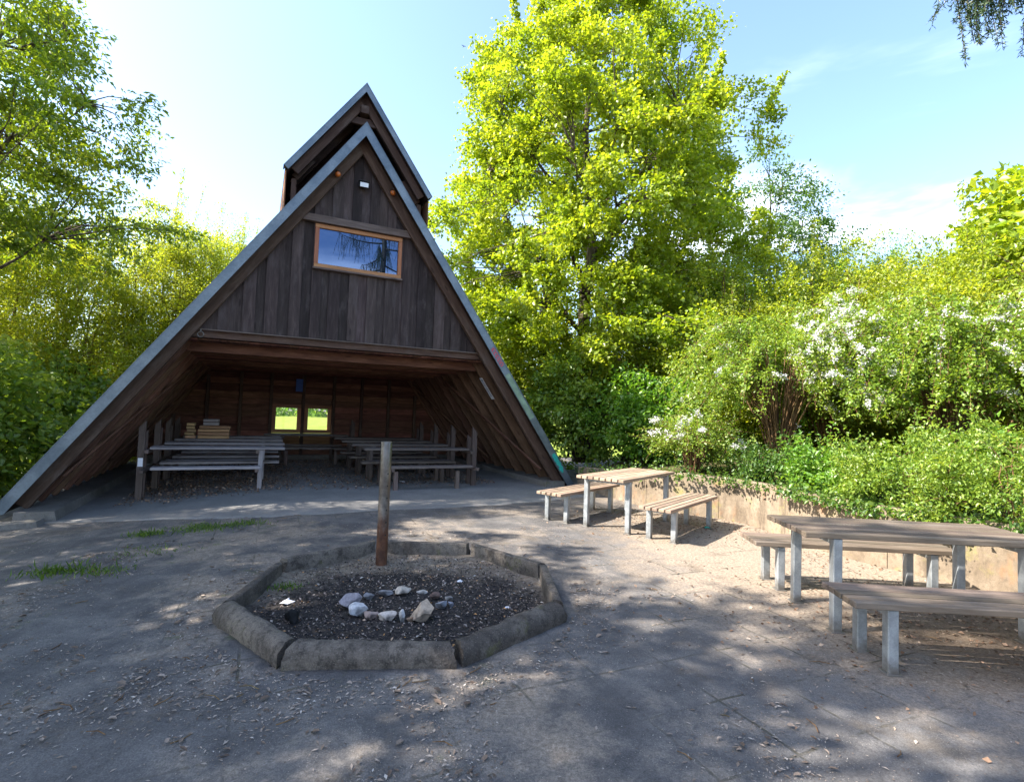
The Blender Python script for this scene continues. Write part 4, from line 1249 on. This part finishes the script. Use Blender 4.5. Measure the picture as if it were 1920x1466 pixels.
# ------------------------------------------------------------------ litter (nobody could count it)
rng = np.random.default_rng(21)
def gzs(P): return np.array([gz(x, y) + bumpy(x, y) for x, y in P])
def scatter(n, fn, box):
    out = []
    while len(out) < n:
        q = rng.random((4000, 2)) * np.array([box[1] - box[0], box[3] - box[2]]) + np.array([box[0], box[2]])
        pr = np.array([fn(x, y) for x, y in q]); out += list(q[rng.random(len(q)) < pr])
    return np.array(out[:n])
def in_pit(x, y, m=1.46): return math.hypot(x - PX, y - PY) < m
def dens(x, y):
    if in_pit(x, y): return 0
    a = .05 + 2.0 * max(0, noise.noise((x * 1.1, y * 1.1, 11)) + .12 + .6 * noise.noise((x * 4.3, y * 4.3, 5)))
    left = .25 + .75 / (1 + math.exp((x - .3) * 1.6))
    ring = .7 * math.exp(-((math.hypot(x - PX, y - PY) - 1.58) / .22) ** 2) * (1 if y < PY + .5 else .3)
    near = 1 / (1 + math.exp((y - 5.2) * .9))
    return min(1, a * left * (.25 + .75 * near) + ring)
P = scatter(17000, dens, (-6, 6, 1.5, 9.5)); L = .008 + .034 * rng.random(len(P)) ** 2.4
flakes('dry_flakes', np.column_stack([P, gzs(P) + .006]), L, 'litter', 31, .34, .09, curl=.04, hi=.85)
P = scatter(24000, lambda x, y: dens(x, y) * .85 + .07 * (not in_pit(x, y)), (-6, 6, 1.5, 9.5)); L = .004 + .009 * rng.random(len(P))
flakes('bark_crumbs', np.column_stack([P, gzs(P) + .003]), L, 'litter', 32, .5, .15)
P = scatter(2600, lambda x, y: dens(x, y) ** 2, (-6, 6, 1.5, 8)); L = .008 + .026 * rng.random(len(P)) ** 1.8
flakes('pale_flakes', np.column_stack([P, gzs(P) + .009]), L, 'litter', 38, .4, .12, curl=.05, lo=.65, hi=1.0)
# curled dry leaves
P = scatter(560, lambda x, y: dens(x, y), (-5, 3, 1.6, 7)); L = .025 + .035 * rng.random(len(P))
flakes('dry_leaves', np.column_stack([P, gzs(P) + .014]), L, 'litter', 33, .5, .16, curl=.15, lo=.1, hi=.7, round_=True)
# twigs
tw = []
P = scatter(190, dens, (-5, 5, 1.6, 8))
for x, y in P:
    a = rng.random() * pi; l = .03 + .1 * rng.random() ** 2; z = gz(x, y) + .008
    tw.append((np.array([(x, y, z), (x + cos(a) * l * .5, y + sin(a) * l * .5, z + .006 * rng.random()), (x + cos(a + .25) * l, y + sin(a + .25) * l, z)]), np.array([.0028, .003, .0018])))
tag(link('twigs', tubes_mesh('twigs', tw, 5), M['cane']), kind='stuff')
# brown leaves on the shelter floor and under the tables
def hdens(x, y):
    u, d = hut_uv(x, y)
    if not (-3.6 < u < 3.3 and .35 < d < 6.6): return 0
    f = 1 if u < -.9 else .55
    return f * min(1, .35 + max(0, d - .55) * .8 + noise.noise((x * 1.6, y * 1.6, 4)) * .8) * (1 if d > .55 + .25 * noise.noise((u * 2, 0, 9)) else .06)
P = scatter(11000, hdens, (-9, 1, 7, 17)); L = .018 + .04 * rng.random(len(P))
flakes('floor_leaves', np.column_stack([P, np.array([gz(x, y) for x, y in P]) + .03 + .02 * rng.random(len(P))]), L, 'browns', 34, .6, .4, curl=.25)
def tdens(x, y):
    a = math.exp(-(((x - 2.5) / 1.1) ** 2 + ((y - 8.2) / .9) ** 2)) + math.exp(-(((x - 3.8) / 1.4) ** 2 + ((y - 4.4) / 1.0) ** 2)) * .8 + math.exp(-(((x - 3.75) / .5) ** 2 + ((y - 7) / 1.5) ** 2)) * .5
    return min(1, a)
P = scatter(4200, tdens, (.5, 5.2, 2, 10)); L = .012 + .03 * rng.random(len(P))
flakes('wall_leaves', np.column_stack([P, gzs(P) + .008]), L, 'browns', 35, .6, .35)
# charred chips in the pit
P = scatter(11000, lambda x, y: 1 if in_pit(x, y, 1.2) else 0, (-2.3, .6, 3.2, 6.0)); L = .008 + .03 * rng.random(len(P)) ** 1.8
flakes('charred_chips', np.column_stack([P, np.array([pit_z(x, y) for x, y in P]) + .004]), L, 'chips', 36, .45, .4)
P = scatter(900, lambda x, y: .9 if in_pit(x, y, 1.2) and (y > PY + .3 or x > PX + .6) else .12 if in_pit(x, y, 1.2) else 0, (-2.3, .6, 3.2, 6.0)); L = .01 + .03 * rng.random(len(P)) ** 1.5
flakes('wood_chips', np.column_stack([P, np.array([pit_z(x, y) for x, y in P]) + .01]), L, 'litter', 37, .4, .4)

def tuft(x, y, n, rad, h, lab, seed, name='grass_tuft'):
    r = np.random.default_rng(seed)
    q = r.normal(0, rad, (n, 2)) * np.array([1.6, 1]); P = np.column_stack([q[:, 0] + x, q[:, 1] + y, np.array([gz(a + x, b + y) for a, b in q]) + .0])
    T = np.column_stack([r.normal(0, .5, n), r.normal(0, .5, n), np.ones(n)]); N = r.normal(size=(n, 3)) * np.array([1, 1, .2])
    L = h * (.4 + .8 * r.random(n)); o = link(name, leaf_mesh(name, P, T, N, L, .006 + .004 * r.random(n), r.random(n), curl=.3), M['grass']); tag(o, kind='stuff')
for i, (px, py, n, rd, h, lab) in enumerate([(-4.02, 7.02, 520, .13, .05, 'broad low grass tuft at the edge of the concrete apron'),
        (-4.55, 6.75, 200, .08, .07, 'small weed tuft left of the broad apron grass'), (-3.55, 7.2, 160, .09, .06, 'thin grass tuft right of the broad apron grass'),
        (-4.45, 5.3, 240, .10, .085, 'grass tuft in the paving at the left edge of the yard'), (-3.95, 5.25, 110, .08, .06, 'sparse grass beside the left yard tuft'),
        (-4.0, 5.95, 110, .16, .045, 'scattered grass patch between apron and yard tufts'), (-1.95, 4.7, 80, .05, .05, 'weed growing inside the pit by the left kerb')]):
    tuft(px, py, n, rd, h, lab, 70 + i)
# ------------------------------------------------------------------ trees and shrubs
BZ = .66
PL = plant
# the big maple
PL('maple_tree', 'tall bright yellow-green maple rising behind the shelter on the right', 'tree', (2.3, 16.6, .3),
   [(1.8, 2.4), (3.4, 4.1), (5.6, 4.4), (8.0, 4.3), (10.0, 4.0), (12.2, 3.1), (13.8, 1.9), (15.4, 1.2), (16.8, .2)], 11, 'leaf_maple', .10, 740, 310, .6,
   trunk_r=.27, limbs=26, inner=.42, lobes=.26, droop=.3, wide=.85, twig_r=.016, squash=.6, shift=.17, shoots=110)
# upper left tree
PL('walnut_tree', 'darker green tree leaning in at the upper left corner', 'tree', (-10.9, 8.4, -.3),
   [(4.6, 2.6), (5.2, 3.7), (6.2, 3.6), (7.6, 3.1), (9.2, 2.5), (10.6, 1.2), (11.4, .2)], 12, 'leaf_walnut', .10, 460, 180, .5,
   trunk_r=.25, limbs=18, inner=.4, lobes=.25, droop=.45, wide=.45, squash=.45, lean=(.5, 0))
# slender tree right of the maple and darker trees beyond
PL('slender_tree', 'slender loose-leaved tree just right of the maple', 'tree', (10.4, 21.5, .3),
   [(2.5, 1.4), (5, 2.3), (8, 2.4), (10.2, 1.9), (12.2, .9), (13.2, .2)], 13, 'leaf_dark', .13, 250, 110, .66, trunk_r=.16, limbs=16, inner=.3, lobes=.35, droop=.3, wide=.5, shoots=14, mat_bark='barkdark')
PL('dark_tree', 'dense dark green tree close behind the slender tree', 'tree', (7.2, 22.5, .3),
   [(1.0, 2.2), (3, 2.7), (5.5, 2.3), (7.2, 1.4), (8.4, .3)], 14, 'leaf_dark', .17, 260, 95, .7, trunk_r=.2, limbs=14, inner=.4, lobes=.2)
PL('round_tree', 'rounded mid-green tree in the gap of the skyline', 'tree', (17.2, 28, .3),
   [(1.5, 2.6), (4, 3.4), (7.5, 3.0), (9.6, 1.8), (10.6, .3)], 15, 'leaf_green', .2, 240, 90, .8, trunk_r=.2, limbs=12, inner=.4, lobes=.25)
PL('round_tree', 'small rounded green tree left of the skyline gap', 'tree', (13.6, 27, .3),
   [(1.5, 2.2), (4, 2.7), (6.6, 2.2), (8.4, .3)], 16, 'leaf_green', .2, 170, 85, .75, trunk_r=.16, limbs=10, inner=.4, lobes=.25)
PL('maple_sapling', 'bright young maple at the upper right edge', 'tree', (11.9, 11.2, BZ),
   [(2.2, 1.6), (3.6, 2.4), (4.6, 2.4), (5.8, 1.7), (6.7, .4)], 17, 'leaf_maple', .17, 170, 80, .62, trunk_r=.09, limbs=12, inner=.35, lobes=.3, droop=.1, wide=.85, squash=.35, shift=.1)
# yellow-green shrubs, right
SH = [((5.6, 13.4), [(.3, .9), (1.6, 1.7), (3.2, 1.7), (4.4, .9), (5.2, .2)], 'leaf_yellow', 'yellow-green shrub just right of the maple trunk', 150, 21),
      ((7.6, 12.4), [(.2, 1.2), (1.4, 2.0), (3.0, 1.9), (4.2, 1.2), (4.8, .3)], 'leaf_yellow', 'yellow-green shrub above the left flowering bush', 210, 22),
      ((9.6, 13.6), [(.3, 1.3), (2.0, 2.1), (3.9, 2.0), (5.2, 1.2), (6.0, .3)], 'leaf_yellow', 'tall yellow-green shrub with bare twigs below the skyline gap', 230, 23),
      ((9.3, 10.2), [(.3, 1.2), (1.8, 1.9), (3.2, 1.8), (4.2, 1.0), (4.7, .3)], 'leaf_yellow', 'broad yellow-green shrub above the right flowering bush', 230, 24),
      ((12.6, 13.6), [(.3, 1.5), (2.4, 2.2), (4.2, 2.0), (5.6, 1.3), (6.4, .3)], 'leaf_yellow', 'large yellow-green shrub behind the young maple', 220, 25),
      ((12.2, 17.5), [(.3, 1.5), (2.6, 2.3), (4.8, 2.0), (6.4, .9), (7.0, .2)], 'leaf_green', 'thorny green shrub standing under the skyline gap', 170, 26),
      ((10.8, 8.4), [(.2, 1.1), (1.5, 1.7), (3.0, 1.6), (4.0, .9), (4.5, .2)], 'leaf_yellow', 'yellow-green shrub at the right edge under the young maple', 200, 27)]
for (x, y), pr, lf, lab, nc, sd_ in SH:
    PL('hedge_shrub', lab, 'shrub', (x, y, bank_z(x, y) - .1), pr, sd_, lf, .072, nc, 270, .5, 'yellow-green shrubs behind the wall', trunk_r=.035, stems=13, inner=.45, lobes=.22, droop=.2, wide=.5, shoots=26, twig_r=.007, mat_bark='cane')
# shaded undergrowth behind the left end of the wall
UG = [((1.75, 13.6), [(.0, .8), (.8, 1.2), (1.8, 1.1), (2.6, .3)], 'leaf_spirea', .10, 'large-leaved green shrub beside the right foot of the shelter', 90, 41),
      ((3.2, 12.2), [(.0, .7), (.6, 1.0), (1.4, .9), (2.1, .3)], 'leaf_green', .095, 'low large-leaved shrub above the shaded wall corner', 80, 42),
      ((3.4, 14.6), [(.2, .9), (1.4, 1.4), (2.8, 1.3), (3.8, .3)], 'leaf_yellow', .09, 'dark green shrub under the maple', 110, 43),
      ((4.6, 12.5), [(.1, .7), (1.0, 1.1), (2.4, 1.0), (3.4, .2)], 'leaf_yellow', .075, 'dark twiggy shrub left of the flowering bush', 95, 44),
      ((.6, 16.2), [(.2, 1.0), (1.6, 1.5), (3.2, 1.3), (4.4, .3)], 'leaf_yellow', .10, 'green shrub close behind the right roof slope', 120, 45),
      ((5.6, 16.5), [(.2, 1.2), (1.8, 1.9), (3.6, 1.7), (5.2, .3)], 'leaf_dark', .09, 'dark shrub right of the maple trunk', 150, 46)]
for (x, y), pr, lf, ll, lab, nc, sd_ in UG:
    PL('understory_shrub', lab, 'shrub', (x, y, bank_z(x, y) - .15), pr, sd_, lf, ll, nc, 130, .42, 'shaded shrubs under the maple', trunk_r=.03, stems=9, inner=.4, lobes=.2, droop=.25, wide=.62, twig_r=.007, mat_bark='barkdark', rnd_leaf=True)
# flowering arching bushes along the wall
spirea('arching bush with white flowers on brown canes, left of the two big ones', (4.75, 9.35, BZ), 1.85, 2.7, 120, 51, .42, group='flowering bushes above the wall', fdir=-.9)
spirea('arching bush with white flowers and bare canes below, at the right edge', (6.9, 8.3, BZ), 2.05, 2.9, 130, 52, .34, group='flowering bushes above the wall', fdir=-1.2)
spirea('white-flowered bush filling the gap above and behind the two big ones', (6.4, 10.6, BZ + .1), 2.1, 3.3, 110, 53, .5, group='flowering bushes above the wall')
spirea('low white-flowered bush hanging over the wall beside the farther table', (3.25, 9.35, BZ - .05), .72, 1.05, 60, 54, .2, leafL=.04, per=120, group='flowering bushes above the wall')
spirea('flowering bush at the far right beyond the frame edge', (8.9, 8.0, BZ), 1.8, 2.9, 85, 55, .5, group='flowering bushes above the wall')
# low evergreen cover on the bank
LC = [((4.5, 7.4), .45, .34, 'low dark bush on the bank above the bare wall', 'leaf_green', .065), ((4.66, 6.3), .64, .6, 'low spreading bush above the rust-stained wall', 'leaf_spirea', .045),
      ((5.1, 5.45), .72, .8, 'low spreading bush behind the nearer table', 'leaf_spirea', .04), ((6.0, 7.0), .55, .65, 'large-leaved low bush in front of the right flowering bush', 'leaf_green', .10),
      ((5.65, 4.5), .8, 1.1, 'low spreading bush at the right edge above the nearer bench', 'leaf_spirea', .04), ((4.15, 8.35), .4, .3, 'low dark bush at the foot of the left flowering bush', 'leaf_dark', .06), ((6.9, 5.9), 1.0, 1.45, 'taller spreading bush at the right edge', 'leaf_spirea', .045)]
for i, ((x, y), r, h, lab, lf, ll) in enumerate(LC):
    PL('low_shrub', lab, 'shrub', (x, y, BZ), [(.0, r * .7), (h * .35, r), (h * .75, r * .75), (h, r * .25)], 81 + i, lf, ll, int(85 * r * 1.6), int(110 * (.045 / ll) ** 1.2), .19,
       'low bushes on the bank', trunk_r=.012, stems=14, inner=.4, lobes=.3, droop=.05, wide=.5, shoots=30, twig_r=.004, mat_bark='cane')
# leafy ground cover on the bank
rngc = np.random.default_rng(77); q = []
while len(q) < 10500:
    i = rngc.integers(0, len(WALL) - 2); t = rngc.random(); off = -.17 + 4.5 * rngc.random() ** (3.0 if rngc.random() < .35 else 1.4)
    x = WALL[i][0] * (1 - t) + WALL[i + 1][0] * t + WD[i][0] * off; y = WALL[i][1] * (1 - t) + WALL[i + 1][1] * t + WD[i][1] * off
    if y > 7.6 and rngc.random() < .6: continue
    if noise.noise((x * 1.3, y * 1.3, 3)) + .5 * noise.noise((x * 4, y * 4, 8)) > -.25 - .1 * min(off, 3): q.append((x, y, min(WALL[i][2], .67) + max(-.01, min(off, 4) * .06) + rngc.random() ** 1.5 * .2 * min(1, .35 + max(0, off) * 1.5) - (.10 * rngc.random() * (off < -.02))))
q = np.array(q); n = len(q)
tag(link('ground_cover', leaf_mesh('ground_cover', q, rngc.normal(size=(n, 3)) + np.array([-.3, -.2, .1]), rngc.normal(size=(n, 3)) * .6 + np.array([0, 0, 1]), .035 + .05 * rngc.random(n), .03 + .02 * rngc.random(n), rngc.random(n)), M['leaf_dark']), kind='stuff')
# left side: hazel in front, tall shrubs behind
for i, ((x, y), h, r, lab) in enumerate([((-9.6, 8.9), 2.9, 1.3, 'large-leaved hazel low at the left edge, nearest the shelter foot'), ((-11.3, 12.6), 3.0, 1.3, 'large-leaved hazel farther back against the left roof slope'), ((-10.9, 10.6), 3.0, 1.35, 'hazel bush mostly cut off by the left edge of the photo')]):
    z = gz(x, y)
    PL('hazel', lab, 'shrub', (x, y, z), [(.15, r * .75), (h * .3, r), (h * .7, r * .95), (h, r * .3)], 101 + i, 'leaf_spirea', .11, 130, 70, .44, 'hazels left of the shelter', trunk_r=.03, stems=12, inner=.4, lobes=.18, droop=.35, wide=.72, twig_r=.007, mat_bark='barkdark', rnd_leaf=True)
LS = [((-13.3, 12.8), 6.4, 1.9, 'tall feathery shrub at the left edge above the hazels', 31), ((-12.9, 15.0), 6.6, 1.9, 'tall feathery shrub left of the roof, second from the edge', 32),
      ((-12.0, 17.2), 7.6, 2.0, 'tall yellow-green shrub rising behind the feathery ones', 33), ((-10.6, 17.4), 7.0, 1.5, 'yellow-green shrub whose top meets the left roof edge', 34),
      ((-11.4, 20.4), 8.2, 1.7, 'yellow-green shrub behind the shelter, nearest the roof cap', 35)]
for (x, y), h, r, lab, sd_ in LS:
    h *= 1.09
    PL('tall_shrub', lab, 'shrub', (x, y, gz(x, y)), [(.2, r * .7), (h * .3, r), (h * .65, r), (h * .88, r * .62), (h, r * .15)], sd_, 'leaf_yellow', .075, 340, 225, .58, 'tall shrubs left of the shelter', shift=.22, trunk_r=.05, stems=14, inner=.45, lobes=.25, droop=.2, wide=.5, shoots=34, twig_r=.008, mat_bark='cane')

# larch beyond the right of the camera: its hanging twigs come into the picture and it mirrors in the gable window
def larch(base, H, rad, seed, label):
    rng = np.random.default_rng(seed); root = thing('larch_tree', label, 'tree', base)
    lines = [(curve((0, 0, -.2), (0, 0, H), 0, 14, rng, .006), np.linspace(.26, .03, 14))]
    NP = []; NT = []; tw = []
    br = []
    for k in range(46):
        z = 2.8 + (H - 3.2) * (k / 46) ** .95; a = k * 2.4 + rng.normal(0, .2)
        br.append((z, a, rad * (1.05 - .85 * (z - 2.8) / (H - 2.8)) * (.75 + .35 * rng.random())))
    for dz in (5.2, 5.4, 5.65): br.append((dz, math.atan2(3.62 - base[1], 3.42 - base[0]) , math.hypot(3.62 - base[1], 3.42 - base[0]) + .24))
    for bi, (z, a, L) in enumerate(br):
        low = bi >= 46
        t = np.linspace(0, 1, 10)
        pts = np.stack([np.cos(a) * L * t, np.sin(a) * L * t, z - .9 * t * (1 - t) * .8 + .1 * t - .25 * t * t * (L / rad)], 1)
        lines.append((pts, np.linspace(.045, .008, 10)))
        m = int((22 if low else 17) * L)
        for j in range(m):
            q = .25 + .75 * rng.random() ** (.4 if low else .8)
            p = np.array([np.interp(q, t, pts[:, c]) for c in range(3)]) + rng.normal(0, .05, 3)
            l = (.35 + .75 * rng.random()) if not low else (.22 + .42 * rng.random())
            side = rng.normal(0, .16, 2)
            s = np.linspace(0, 1, 6)
            c_ = p + np.stack([side[0] * s, side[1] * s, -l * s], 1)
            tw.append((c_, np.linspace(.005, .0018, 6)))
            n = int(l * (260 if low else 150))
            u = rng.random(n); b = np.round(u * l * 30) / (l * 30)
            P = np.stack([np.interp(b, s, c_[:, i]) for i in range(3)], 1) + rng.normal(0, .004, (n, 3))
            NP.append(P); NT.append(rng.normal(size=(n, 3)) + np.array([0, 0, -.25]))
    link('trunk', tubes_mesh('larch_trunk', lines, 8), M['bark'], root)
    link('branches', tubes_mesh('larch_twigs', tw, 4), M['barkdark'], root)
    P = np.concatenate(NP); T = np.concatenate(NT); n = len(P)
    link('crown', leaf_mesh('larch_crown', P, T, rng.normal(size=(n, 3)), .028 + .016 * rng.random(n), .008, rng.random(n)), M['needle'], root)
larch((6.4, -1.6, 0), 15.0, 4.4, 5, 'larch with long hanging twigs reaching in at the upper right corner')
# trees outside the left of the frame; their shade lies over the yard
PL('shade_tree', 'broad tree outside the left of the frame, shading the fire pit', 'tree', (-10.6, 2.7, 0),
   [(3.2, 2.0), (4.5, 3.3), (6.2, 3.6), (7.8, 2.8), (9.0, 1.2), (9.6, .2)], 61, 'leaf_green', .2, 215, 110, .6, 'trees outside the frame', trunk_r=.24, limbs=16, inner=.25, lobes=.25)
PL('shade_tree', 'broad tree outside the left of the frame, shading the foreground', 'tree', (-8.7, .3, 0),
   [(4.0, 2.2), (5.5, 3.4), (7.5, 3.7), (9.3, 3.0), (11.0, 2.0), (12.6, .4)], 62, 'leaf_green', .2, 150, 105, .6, 'trees outside the frame', trunk_r=.24, limbs=16, inner=.25, lobes=.25)

# a small bird high in the sky
bd = thing('bird', 'tiny dark bird flying high between the roof cap and the maple', 'bird', (-2.95, 25.0, 19.4), .5)
bd.scale = (.55, .55, .55)
b_ = MB(); b_.tube([(0, -.11, .0), (0, -.085, .005), (0, -.03, 0), (0, .05, 0), (0, .10, .005), (0, .17, .01)], [.004, .018, .026, .022, .012, .016], 10); b_.build('body', M['black'], bd, True)
for s in (-1, 1):
    w_ = MB(); pr = [(0, -.045), (.11, -.07), (.24, .01), (.12, .01), (0, .04)]
    vs = [(s * x, y, .012 + .35 * x * (1 - x * 2.4)) for x, y in pr]; vs += [(x, y, z + .005) for x, y, z in vs]
    w_.add(vs, [(0, 1, 2, 3, 4), (9, 8, 7, 6, 5)] + [(i, (i + 1) % 5, 5 + (i + 1) % 5, 5 + i) for i in range(5)]); w_.build('wing', M['black'], bd)
# wood closing the view all round, beyond the meadow
rngw = np.random.default_rng(90); NB = 1500
a = rngw.random(NB) * pi * 1.35 - pi * .18; rr = 78 + 14 * rngw.random(NB)
cen = np.column_stack([rr * np.cos(a), rr * np.sin(a) + 5, (5.0 + 2.5 * np.sin(a * 9) + 1.5 * np.sin(a * 23 + 1)) * rngw.random(NB) ** .7])
per = 45
P = np.repeat(cen, per, 0) + rngw.normal(0, 1.15, (NB * per, 3)) * np.array([1, 1, .8]); P[:, 2] = np.maximum(P[:, 2], .1); n = len(P)
N = rngw.normal(size=(n, 3)) * .6 + np.array([0, 0, .8])
tag(link('distant_wood', leaf_mesh('distant_wood', P, rngw.normal(size=(n, 3)), N, .75, .5, np.clip(np.repeat(rngw.normal(.45, .2, NB), per) + rngw.normal(0, .15, n), 0, 1)), M['leaf_green']), kind='stuff')

# ------------------------------------------------------------------ render settings
S.view_settings.view_transform = 'Standard'; S.view_settings.look = 'None'; S.view_settings.gamma = 1
S.view_settings.exposure = 1.85
S.view_settings.use_curve_mapping = False
cy = S.cycles
cy.use_denoising = True
try: cy.denoiser = 'OPENIMAGEDENOISE'
except Exception: pass
cy.max_bounces = 7; cy.diffuse_bounces = 4; cy.glossy_bounces = 3; cy.transmission_bounces = 5; cy.transparent_max_bounces = 8
cy.sample_clamp_indirect = 6; cy.caustics_reflective = False; cy.caustics_refractive = False
